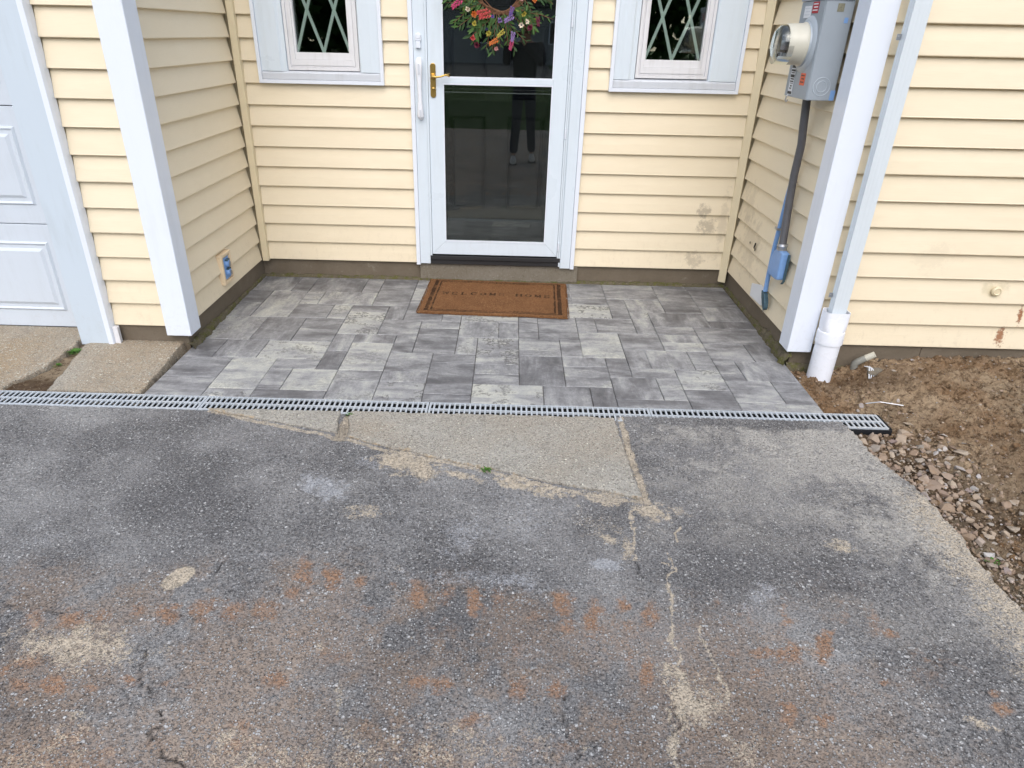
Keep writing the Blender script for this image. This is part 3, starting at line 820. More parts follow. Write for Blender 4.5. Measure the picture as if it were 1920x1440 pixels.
joint2 = np.maximum(lines(X, Y, [CR_JOINT[1]], 0.020, 0.02, 10), lines(X, Y, [CR_JOINT[2]], 0.040, 0.02, 10))
z = z - crk * 0.006 - joint2 * 0.006
dust = np.maximum(blobs(X, Y, 'D'), snd * 0.85)
dust = np.maximum(dust, 0.8 * np.maximum(joint, joint2))
dust = np.maximum(dust, 0.62 * sstep(-0.30, -0.02, X - ex) * sstep(-2.25, -2.7, Y))
dust = np.maximum(dust, 0.35 * sstep(-0.06, -0.0, X - ex))
mud = blobs(X, Y, 'M') * (0.35 + 1.15 * fbm(X, Y, 22, 4, 12, 0.65))
bgm = sstep(-2.95, -3.35, Y + (fbm(X, Y, 1.1, 3, 71) - 0.5) * 0.7) * sstep(0.30, 0.68, fbm(X, Y, 3.2, 5, 72, 0.6)) * sstep(2.3, 1.0, X)
brown = np.maximum(np.maximum(bgm * 0.75, 0.55 * sstep(-2.85, -3.2, Y + (fbm(X, Y, 1.3, 3, 75) - 0.5) * 0.6) * sstep(2.0, 1.2, X) * sstep(0.36, 0.60, fbm(X, Y, 7, 5, 76, 0.65))), 0.85 * sstep(-3.45, -3.75, Y + (fbm(X, Y, 2, 3, 73) - 0.5) * 0.5) * sstep(0.9, -0.2, X) * sstep(0.25, 0.6, fbm(X, Y, 5, 5, 74, 0.6)))
moss = joint2 * sstep(0.45, 0.62, fbm(X, Y, 16, 3, 14))
dark_edge = lines(X, Y, [[(-2.6, -1.995), (-0.9, -2.0)], [(1.0, -1.985), (2.03, -1.985)]], 0.06, 0.05, 20)
worn = np.clip(np.maximum(blobs(X, Y, 'W'), 0) * (0.75 + 0.7 * fbm(X, Y, 2.4, 4, 15)), 0, 1)
worn = worn * (1 - dark_edge)
crack_a = np.clip(crk * sstep(0.30, 0.5, fbm(X, Y, 12, 3, 16)) * 1.2 + moss * 0.35, 0, 1)
lim = np.where(X < -0.95, -1.9965, np.where(X < 0.97, -1.985, -1.955)) + (fbm(X, Y, 30, 3, 21) - 0.5) * 0.010 * (X > 0.97)
lim = np.where(X - ex > -0.005, -1.9965, lim)
m = Y < lim
drive = grid('driveway', xs, ys, z, M['asphalt'], mask=m, attrs=dict(dust=dust, mud=mud, chalk=blobs(X, Y, 'C'), worn=worn, crack=crack_a, brown=brown), kind='structure')

# far ground
MB().add([(-9.2, -60, -.03), (2.3, -60, -.03), (2.3, -8.9, -.03), (-9.2, -8.9, -.03)], [(0, 1, 2, 3)]).build('far_driveway', M['road'], kind='structure')
MB().add([(-90, -90, -.075), (90, -90, -.075), (90, 60, -.075), (-90, 60, -.075)], [(0, 1, 2, 3)]).build('ground', M['lawn'], kind='structure')
MB().box(-90, 90, -34, -25, -.06, -.026).build('road', M['road'], kind='structure')
MB().add([(-3.2, -9.0, -.024), (2.3, -9.0, -.024), (2.3, -23, -.024), (-3.2, -23, -.024)], [(0, 1, 2, 3)]).build('lawn', M['lawn'], kind='structure')


def slab(name, poly, top, res=0.0055, rough=0.010, slope=None, tan=0.0, label=None, dustfn=None, edge=0.012):
    xsn = np.arange(min(p[0] for p in poly) - 0.03, max(p[0] for p in poly) + 0.03, res)
    ysn = np.arange(min(p[1] for p in poly) - 0.03, max(p[1] for p in poly) + 0.03, res)
    X, Y = np.meshgrid(xsn, ysn, indexing='ij')
    d = polydist(X, Y, poly) + (fbm(X, Y, 18, 4, 3) - 0.5) * rough * 2.2
    t = top if slope is None else slope(X, Y)
    z = t - 0.06 * (1 - sstep(-0.004, 0.002, d)) - 0.006 * (1 - sstep(0, edge, d)) + (fbm(X, Y, 5, 3, 6) - 0.5) * 0.004
    z = z + (fbm(X, Y, 90, 2, 7) - 0.5) * 0.004 * (1 - sstep(0.0, 0.05, d)) * 2
    tn = np.clip(tan + (fbm(X, Y, 3, 4, 9) - 0.5) * 1.2, 0, 1)
    ds = dustfn(X, Y) if dustfn else np.zeros_like(X)
    ck = (1 - sstep(0.0, 0.012, d)) * 0.55
    return grid(name, xsn, ysn, z, M['concrete'], mask=(d > -0.010), attrs=dict(tan=tn, dust=ds, crack=ck), kind='structure', label=label)


dfn = lambda X, Y: np.maximum(blobs(X, Y, 'D') * 0.9, lines(X, Y, [CR_JOINT[0]], 0.03, 0.03, 3) * 0.5)
slab('concrete_slab', SLAB_A, 0.002, label='small wedge of old concrete in front of the drain grate', dustfn=dfn)
slab('concrete_slab', SLAB_B, 0.003, label='large wedge of old speckled concrete between the drain grate and the asphalt', dustfn=dfn)
lift = lambda X, Y: 0.006 + 0.030 * sstep(-1.86, -1.25, Y)
slab('concrete_slab', [(-1.842, -1.855), (-1.350, -1.855), (-1.356, -1.5), (-1.37, -1.270), (-1.915, -1.270), (-1.885, -1.45)], 0, slope=lift, tan=0.55, rough=0.012,
     label='short concrete apron slab between the garage door trim and the paver landing', edge=0.03)
slab('concrete_slab', [(-4.7, -1.855), (-2.035, -1.855), (-1.955, -1.66), (-1.922, -1.45), (-1.925, -1.05), (-4.7, -1.05)], 0, slope=lambda X, Y: 0.008 + 0.042 * sstep(-1.86, -1.15, Y), tan=0.75, res=0.008, rough=0.02,
     label='concrete apron slab in front of the garage door with a broken corner')

# soil heightfield on the right and under the joints
def soil_h(x, y):
    x, y = np.asarray(x, float), np.asarray(y, float)
    h = -0.034 + 0.078 * sstep(2.12, 2.75, x) * sstep(-2.4, -1.45, y) + 0.03 * sstep(2.6, 3.4, x)
    h = h + (fbm(x, y, 2.5, 4, 31) - 0.5) * 0.05 + (fbm(x, y, 13, 4, 32) - 0.5) * 0.042
    h = h + 0.03 * np.exp(-(((x - 2.42) / 0.16) ** 2 + ((y + 1.40) / 0.13) ** 2))
    return h


xs = np.concatenate([np.linspace(1.90, 3.75, 330), np.linspace(3.75, 9, 40)[1:]])
ys = np.concatenate([np.linspace(-9, -3.6, 40)[:-1], np.linspace(-3.6, -1.285, 380)])
X, Y = np.meshgrid(xs, ys, indexing='ij')
z = soil_h(X, Y) + (fbm(X, Y, 30, 4, 33, 0.65) - 0.5) * 0.050 + (fbm(X, Y, 110, 2, 34) - 0.5) * 0.012
z = z + 0.010 * sstep(0.62, 0.75, fbm(X, Y, 27, 2, 35))
z = z - 0.06 * sstep(0.02, -0.03, X - edge_x(Y)) * (Y < -1.99)
z = np.where((X < 2.235) & (Y < -1.85) & (Y > -2.0), -0.16, np.where((X < 2.29) & (Y < -1.82) & (Y > -2.03), np.minimum(z, -0.008), z))
pale = sstep(0.42, 0.62, fbm(X, Y, 2.1, 4, 36)) * 0.55 + 0.6 * sstep(0.12, 0.02, X - edge_x(Y)) * (Y < -2.2)
pale = np.maximum(pale, 0.55 * sstep(2.9, 3.4, X) * sstep(-2.2, -1.7, Y))
pale = np.clip(pale - 0.6 * np.exp(-(((X - 2.35) / .28) ** 2 + ((Y + 1.52) / .14) ** 2)), 0, 1)
soil_dark = sstep(0.5, 0.70, fbm(X, Y, 3.0, 4, 37)) * (0.15 + 0.75 * sstep(2.12, 2.3, X) * sstep(-2.5, -2.75, Y))
soil_dark = np.maximum(soil_dark, 0.7 * sstep(0.42, 0.10, X - edge_x(Y)) * (Y < -2.0) * sstep(-2.9, -2.6, Y))  # painted shade: soil colour darkened for the gaps between gravel stones
soil_dark = np.maximum(soil_dark, 0.65 * np.exp(-(((X - 2.36) / .3) ** 2 + ((Y + 1.50) / .10) ** 2)))
soil = grid('soil_ground', xs, ys, z, M['soil'], attrs=dict(pale=np.clip(pale, 0, 1), soil_dark=np.clip(soil_dark, 0, 1)), kind='structure')
xs2, ys2 = np.linspace(-2.25, -1.80, 60), np.linspace(-1.86, -1.2, 80)
X, Y = np.meshgrid(xs2, ys2, indexing='ij')
grid('joint_soil', xs2, ys2, -0.022 + fbm(X, Y, 20, 4, 40) * 0.022 + 0.022 * sstep(-1.8, -1.3, Y), M['soil'], attrs=dict(pale=0.8 * np.ones_like(X), soil_dark=sstep(-1.68, -1.76, Y) * 0.8), kind='structure')

# clods of soil
def clods(stone_base):
    vs, fs, n0 = [], [], 0
    for i in range(5200):
        x, y = rs.uniform(2.0, 3.75), rs.uniform(-3.5, -1.31)
        if fbm(np.array(x), np.array(y), 6, 3, 81) < 0.44 or (x < 2.27 and -2.02 < y < -1.83) or (y < -1.99 and x < float(edge_x(y)) + 0.03):
            continue
        s = min(0.045, 0.007 + rs.expovariate(1 / 0.008))
        V, Fc = stone_base[i % 8]
        a = rs.uniform(0, 6.28)
        ca, sa = math.cos(a), math.sin(a)
        vs.append(np.stack([(V[:, 0] * ca - V[:, 1] * sa) * s + x, (V[:, 0] * sa + V[:, 1] * ca) * s + y, V[:, 2] * s * 1.5 + float(soil_h(x, y)) + 0.004 + s * 0.1], 1))
        fs.append(Fc + n0)
        n0 += len(V)
    me = npmesh('soil_clods', np.concatenate(vs), np.concatenate(fs), 3)
    me.polygons.foreach_set('use_smooth', np.ones(len(me.polygons), bool))
    me.materials.append(M['soil'])
    o = bpy.data.objects.new('soil_clods', me)
    link(o, soil)
    o['kind'] = 'stuff'


# stones
def stone_mesh(i):
    r = random.Random(100 + i)
    bm = bmesh.new()
    fl = r.uniform(0.28, 0.6)
    el = r.uniform(0.55, 0.95)
    for k in range(13):
        a, b = r.uniform(0, 2 * math.pi), r.uniform(-1, 1)
        s = math.sqrt(1 - b * b)
        q = r.uniform(0.8, 1.05)
        bm.verts.new((math.cos(a) * s * 0.5 * q, math.sin(a) * s * 0.5 * el * q, b * 0.5 * fl * q))
    res = bmesh.ops.convex_hull(bm, input=bm.verts)
    inn = [v for v in bm.verts if not v.link_faces]
    for v in inn:
        bm.verts.remove(v)
    bmesh.ops.triangulate(bm, faces=bm.faces)
    me = bpy.data.meshes.new('stone')
    bm.to_mesh(me)
    bm.free()
    me.materials.append(M['stone'])
    return me


SM = [stone_mesh(i) for i in range(14)]
big = []
rs = random.Random(5)
tries = 0
while len(big) < 300 and tries < 20000:
    tries += 1
    if rs.random() < 0.82:
        y = rs.uniform(-3.3, -2.0) if rs.random() < 0.5 else rs.uniform(-2.6, -2.0)
        d = rs.expovariate(1 / 0.15)
        x = float(edge_x(y)) + 0.02 + d
        if d > 0.42 + 0.35 * max(0, (-2.5 - y)):
            continue
        if y < -2.55 and rs.random() < 0.45:
            continue
        s = min(0.085, 0.032 + rs.expovariate(1 / 0.017))
    else:
        x, y = rs.uniform(2.05, 3.6), rs.uniform(-3.3, -1.35)
        s = rs.uniform(0.014, 0.036)
    if x < 2.27 and y > -2.01 and y < -1.84:
        continue
    if rs.random() < 0.35 * (s < 0.03):
        continue
    if any((x - a) ** 2 + (y - b) ** 2 < (0.27 * (s + c)) ** 2 for a, b, c in big):
        continue
    big.append((x, y, s))
named = [(2.35, -1.93, .05), (2.27, -1.90, .055), (2.30, -2.03, .06), (2.64, -1.46, .06), (2.22, -1.73, .045), (2.84, -2.0, .035), (3.05, -1.72, .03), (2.74, -2.43, .05)]
big = big[:300 - len(named)] + named
for i, (x, y, s) in enumerate(big):
    o = bpy.data.objects.new('stone', SM[i % len(SM)])
    link(o, soil)
    flat = rs.uniform(0.8, 1.1)
    o.location = (x, y, float(soil_h(x, y)) + s * 0.13 + rs.uniform(0, 0.008))
    o.rotation_euler = (rs.gauss(0, 0.30), rs.gauss(0, 0.30), rs.uniform(0, 6.28))
    o.scale = (s, s * flat, s * rs.uniform(0.8, 1.3))
# pebbles joined
vs, fs, tint = [], [], []
base = [(np.array([v.co[:] for v in m_.vertices]), np.array([p_.vertices[:] for p_ in m_.polygons])) for m_ in SM[:8]]
clods(base)
n0 = 0
for i in range(6800):
    t = rs.random()
    if t < 0.42:
        y = rs.uniform(-3.5, -1.98)
        x = float(edge_x(y)) + 0.0 + rs.expovariate(1 / 0.16)
        s = rs.uniform(0.006, 0.026) if rs.random() < 0.3 else rs.uniform(0.004, 0.012)
    else:
        x, y = rs.uniform(1.99, 3.75), rs.uniform(-3.5, -1.30)
        s = 0.003 + rs.expovariate(1 / 0.0045)
        s = min(s, 0.02)
    if x < 2.26 and y > -2.0 and y < -1.84:
        continue
    V, Fc = base[i % 8]
    a = rs.uniform(0, 6.28)
    ca, sa = math.cos(a), math.sin(a)
    W = V * s
    W = np.stack([W[:, 0] * ca - W[:, 1] * sa + x, W[:, 0] * sa + W[:, 1] * ca + y, W[:, 2] * 1.4 + float(soil_h(x, y)) + 0.004 + s * 0.15], 1)
    vs.append(W)
    fs.append(Fc + n0)
    tint.append(np.full(len(W), rs.random()))
    n0 += len(W)
me = npmesh('pebbles', np.concatenate(vs), np.concatenate(fs), 3)
at = me.attributes.new('tint', 'FLOAT', 'POINT')
at.data.foreach_set('value', np.concatenate(tint).astype(np.float32))
me.materials.append(M['stone'])
o = bpy.data.objects.new('pebbles', me)
link(o)
tag(o, label='scattered pebbles and grit over the brown soil', kind='stuff')

# ================================================================== PAVER LANDING
PX0, PY0, PDX, PDY = 0.0275, -1.65, 0.12, 0.1225
patio = empty('paver_patio', (0.32, -0.93, 0))
tag(patio, kind='structure')
MB().box(-1.336, 1.985, -1.852, 0.02, -0.09, -0.007).build('bedding_sand', M['joint'], patio)
rp = random.Random(3)
for (a, b, c_, d, tn) in PAVERS:
    x0, x1 = PX0 + a * PDX, PX0 + c_ * PDX
    y0, y1 = PY0 + b * PDY, PY0 + d * PDY
    if a == -11:
        x0 = -1.334
    if c_ == 16:
        x1 = 1.982
    if b == -2:
        y0 = -1.856
    if d == 13:
        y1 = 0.0
    gp = 0.0013
    x0 += gp; x1 -= gp; y0 += gp; y1 -= gp
    j = lambda: rp.uniform(-0.0008, 0.0008)
    zt = rp.uniform(-0.0012, 0.0012)
    tx, ty = rp.uniform(-0.0022, 0.0022), rp.uniform(-0.0022, 0.0022)
    ch = 0.0028
    cor = [(x0 + j(), y0 + j()), (x1 + j(), y0 + j()), (x1 + j(), y1 + j()), (x0 + j(), y1 + j())]
    zf = lambda x, y: zt + tx * (x - x0) + ty * (y - y0)
    ins = [(x0 + ch, y0 + ch), (x1 - ch, y0 + ch), (x1 - ch, y1 - ch), (x0 + ch, y1 - ch)]
    v = [(x, y, -0.05) for x, y in cor] + [(x, y, zf(x, y) - ch * 0.9) for x, y in cor] + [(x, y, zf(x, y)) for x, y in ins]
    f = [(0, 1, 5, 4), (1, 2, 6, 5), (2, 3, 7, 6), (3, 0, 4, 7), (4, 5, 9, 8), (5, 6, 10, 9), (6, 7, 11, 10), (7, 4, 8, 11), (8, 9, 10, 11)]
    o = MB().add(v, f).build('paver', M['paver'], patio)
    o.color = (min(1, max(0, tn * 1.04 + 0.02)), rp.random(), 0.3 + 0.7 * rp.random() if tn > 0.55 else 0.35 * rp.random() + 0.1, 1)

# ================================================================== TRENCH DRAIN
drain = empty('trench_drain', (-0.48, -1.92, -0.05))
tag(drain, 'long grey slotted drain grate running along the front edge of the paver landing', 'drain grate')
b = MB()
b.box(-3.2, 2.243, -2.0005, -1.9945, -0.14, -0.008)
b.box(-3.2, 2.243, -1.8575, -1.8562, -0.14, -0.004)
b.box(2.238, 2.243, -1.9945, -1.8575, -0.14, -0.004)
b.box(-3.2, 2.238, -1.9945, -1.8575, -0.14, -0.13)
b.build('drain_channel', M['channel'], drain)
for si, xe in enumerate([2.231, 1.134, 0.069, -1.014, -2.10]):
    x1, x0 = xe - 0.0012, xe - (1.0955 if si == 0 else 1.062 if si == 1 else 1.081 if si == 2 else 1.084)
    b = MB()
    zt = -0.002
    t = 0.010
    b.box(x0, x1, -1.8675, -1.8590, zt - t, zt)
    b.box(x0, x1, -1.9305, -1.9195, zt - t, zt)
    b.box(x0, x1, -1.9930, -1.9810, zt - t, zt)
    nb = 43
    pitch = (x1 - x0) / nb
    for k in range(nb + 1):
        w = 0.0043 if 0 < k < nb else 0.010
        xc = x0 + k * pitch
        a_, b_ = max(x0, xc - w), min(x1, xc + w)
        b.box(a_, b_, -1.9195, -1.8675, zt - 0.005, zt - 0.0006)
        b.box(a_, b_, -1.9810, -1.9305, zt - 0.005, zt - 0.0006)
    b.build('grate_section', M['grate'], drain, bevel=0.0)

# ================================================================== HOUSE
Z0, EX = 0.1297, 0.127
YB, YL, YR = 0.0, -1.3053, -1.3146
XL, XR = -1.3237, 1.9833
KTOP = 19
house = empty('house', (0.3, 0, 0))
tag(house, 'cream vinyl-sided house front with a recessed entry, white trim, garage door and two diamond-pane windows', 'house')
OFF = [(0.0015, 0), (0, 0.0022), (0.0006, 0.006), (0.0102, 0.062), (0.0235, EX + 0.002), (0.0252, EX + 0.002), (0.0252, 0)]
rb = random.Random(9)


def boards(wall, axis, plane, sgn, spans, ks, zmax=2.5):
    """sgn: direction from the lip into the wall"""
    for k in ks:
        zk = Z0 + k * EX
        for (a, b_) in (spans(k) if callable(spans) else spans):
            jt = rb.uniform(-0.0009, 0.0009)
            prof = [(plane + sgn * (o_ + (jt if i in (2, 3) else 0)), zk + h_) for i, (o_, h_) in enumerate(OFF)]
            MB().prism(prof, a, b_, axis).build('siding_board', M['siding'], wall)


TOPZ = Z0 + KTOP * EX
# back wall left of the door
w1 = MB()
w1.box(-1.36, -0.215, 0.0258, 0.11, 0.13, 1.30)
w1.box(-1.36, -1.14, 0.0258, 0.11, 1.30, TOPZ)
w1.box(-0.42, -0.215, 0.0258, 0.11, 1.30, TOPZ)
w1.box(-1.14, -0.42, 0.016, 0.11, 2.35, TOPZ)
w1 = w1.build('siding_wall', M['creamtrim'], house, label='back wall of the entry left of the front door')
boards(w1, 'x', YB, 1, lambda k: [(-1.279, -0.2185)] if k < 9 or k >= 18 else [(-1.279, -1.178), (-0.384, -0.2185)], range(KTOP))
w2 = MB()
w2.box(0.895, 2.02, 0.0258, 0.11, 0.13, 1.30)
w2.box(0.895, 1.08, 0.0258, 0.11, 1.30, TOPZ)
w2.box(1.80, 2.02, 0.0258, 0.11, 1.30, TOPZ)
w2.box(1.08, 1.80, 0.016, 0.11, 2.35, TOPZ)
w2 = w2.build('siding_wall', M['creamtrim'], house, label='back wall of the entry right of the front door, smudged near the corner')
boards(w2, 'x', YB, 1, lambda k: [(0.8995, 1.941)] if k < 9 or k >= 18 else [(0.8995, 1.036), (1.848, 1.941)], range(KTOP))
MB().box(-0.215, 0.895, 0.016, 0.11, 2.30, TOPZ).build('header_wall', M['soffit'], house)
# side walls of the recess
w3 = MB().box(XL - 0.11, XL - 0.0258, -1.29, -0.001, 0.13, TOPZ).build('siding_wall', M['creamtrim'], house, label='left side wall of the entry recess with the outdoor outlet')
boards(w3, 'y', XL, -1, [(-1.205, -0.0325)], range(KTOP))
w4 = MB().box(XR + 0.0258, XR + 0.11, -1.295, -0.001, 0.13, TOPZ).build('siding_wall', M['creamtrim'], house, label='right side wall of the entry recess behind the electric meter')
boards(w4, 'y', XR, 1, [(-1.215, -0.0345)], range(KTOP))
# front walls
w5 = MB().box(-1.75, -1.345, YL + 0.0258, YL + 0.11, 0.13, TOPZ).build('siding_wall', M['creamtrim'], house, label='narrow front wall between the garage door trim and the left corner post')
boards(w5, 'x', YL, 1, [(-1.7272, -1.425)], range(KTOP))
w6 = MB().box(2.0, 6.4, YR + 0.0258, YR + 0.11, 0.13, TOPZ).build('siding_wall', M['creamtrim'], house, label='front wall right of the downspout above the bare soil')
boards(w6, 'x', YR, 1, [(2.08, 6.4)], range(KTOP))
w7 = MB().box(-5.6, -4.66, YL + 0.0258, YL + 0.11, 0.13, TOPZ).build('siding_wall', M['creamtrim'], house, label='front wall left of the garage door')
boards(w7, 'x', YL, 1, [(-5.6, -4.70)], range(KTOP))
MB().box(-4.75, -1.75, YL + 0.02, YL + 0.11, 2.22, TOPZ).build('header_wall', M['soffit'], house)

# corner posts
b = MB()
b.box(-1.319, -1.277, -0.0305, 0.015, 0.122, TOPZ)
b.build('inside_corner_post', M['creamtrim'], house, bevel=0.002)
b = MB()
b.prism([(1.9385, -0.004), (1.9785, -0.032), (1.9825, -0.028), (1.9825, 0.015), (1.9385, 0.015)], 0.046, TOPZ, 'z')
b.build('inside_corner_post', M['creamtrim'], house, bevel=0.001)


def outer_post(x0, x1, y0, y1, z0, label):
    b = MB()
    b.box(x0, x1, y0, y1, z0, TOPZ)
    return b.build('corner_post', M['trim'], house, bevel=0.004, label=label)


outer_post(-1.4345, -1.2990, -1.331, -1.198, 0.084, 'white corner post left of the landing')
outer_post(1.9600, 2.0880, -1.339, -1.208, 0.090, 'white corner post right of the landing with scuffs')

# foundation
fd = MB()
fd.box(-1.40, 2.05, 0.026, 0.12, -0.12, 0.1285)
fd.build('foundation', M['foundation'], house, label='concrete foundation under the back wall')
fd = MB().box(XL - 0.12, XL - 0.014, -1.288, 0.025, -0.12, 0.1285)
fd.build('foundation', M['foundation'], house, label='concrete foundation under the left side wall')
fd = MB().box(XR + 0.016, XR + 0.12, -1.292, 0.025, -0.12, 0.1285)
fd.build('foundation', M['foundation'], house, label='concrete foundation under the right side wall')
MB().box(-1.93, XL - 0.015, YL + 0.018, YL + 0.12, -0.12, 0.1283).build('foundation', M['foundation'], house, label='foundation stub left of the landing')
fd = MB()
fd.box(XR + 0.017, 2.700, YR + 0.020, YR + 0.12, -0.15, 0.1283)
fd.box(2.704, 6.4, YR + 0.020, YR + 0.12, -0.15, 0.1283)
fd.box(2.69, 2.715, YR + 0.026, YR + 0.12, -0.15, 0.1280)
fd.build('foundation', M['foundation'], house, label='foundation of the front wall rising out of the soil')
MB().box(-5.6, -4.6, YL + 0.020, YL + 0.12, -0.15, 0.1283).build('foundation', M['foundation'], house)
MB().box(-0.20, 0.93, 0.004, 0.0255, -0.06, 0.1268).build('door_step_concrete', M['step'], house, bevel=0.006)


def crust(name, p0, p1, nrm, w, h, seed, base=-0.02):
    """lumpy mortar line along a wall foot: w, h are functions of t"""
    n, k = int(math.dist(p0, p1) / 0.008), 9
    T = np.linspace(0, 1, n)
    U = np.linspace(0, 1, k)
    TT, UU = np.meshgrid(T, U, indexing='ij')
    L = math.dist(p0, p1)
    nz = 0.45 + 1.1 * fbm(TT * L, UU * 0.05, 14, 5, seed, 0.65)
    ww, hh = w(TT) * nz, h(TT) * nz
    a = UU * math.pi / 2
    dn = ww * np.cos(a) ** 0.8
    zz = base + (hh - base) * np.sin(a) ** 0.9 + (fbm(TT * L, UU, 60, 3, seed + 2) - 0.5) * 0.012
    dn = dn + (fbm(TT * L, UU, 55, 3, seed + 5) - 0.5) * 0.010
    co = np.stack([p0[0] + (p1[0] - p0[0]) * TT + nrm[0] * dn, p0[1] + (p1[1] - p0[1]) * TT + nrm[1] * dn, zz], -1).reshape(-1, 3)
    idx = np.arange(n * k).reshape(n, k)
    q = np.stack([idx[:-1, :-1], idx[1:, :-1], idx[1:, 1:], idx[:-1, 1:]], -1).reshape(-1, 4)
    me = npmesh(name, co, q, 4)
    me.polygons.foreach_set('use_smooth', np.ones(len(q), bool))
    me.materials.append(M['crust'])
    o = bpy.data.objects.new(name, me)
    link(o, house)
    return o


crust('mortar_crust', (XL - 0.012, -1.33), (XL - 0.012, -0.0), (1, 0), lambda t: 0.014 + 0.022 * sstep(0.75, 0.2, t), lambda t: 0.018 + 0.018 * sstep(0.7, 0.2, t), 51)
crust('mortar_crust', (-1.33, 0.024), (-0.20, 0.024), (0, -1), lambda t: 0.026 + 0 * t, lambda t: 0.017 + 0 * t, 52)
crust('mortar_crust', (0.93, 0.024), (1.99, 0.024), (0, -1), lambda t: 0.030 + 0 * t, lambda t: 0.020 + 0 * t, 53)
crust('mortar_crust', (-0.20, 0.004), (0.93, 0.004), (0, -1), lambda t: 0.010 + 0 * t, lambda t: 0.012 + 0 * t, 54)
crust('mortar_crust', (XR + 0.015, -1.33), (XR + 0.015, 0.0), (-1, 0), lambda t: 0.018 + 0.024 * sstep(0.7, 0.0, t), lambda t: 0.020 + 0.042 * sstep(0.75, 0.0, t), 55, -0.05)
crust('mortar_crust', (XR + 0.0, YR + 0.018), (2.35, YR + 0.018), (0, -1), lambda t: 0.035 + 0 * t, lambda t: 0.012 - 0.02 * t, 56, -0.06)


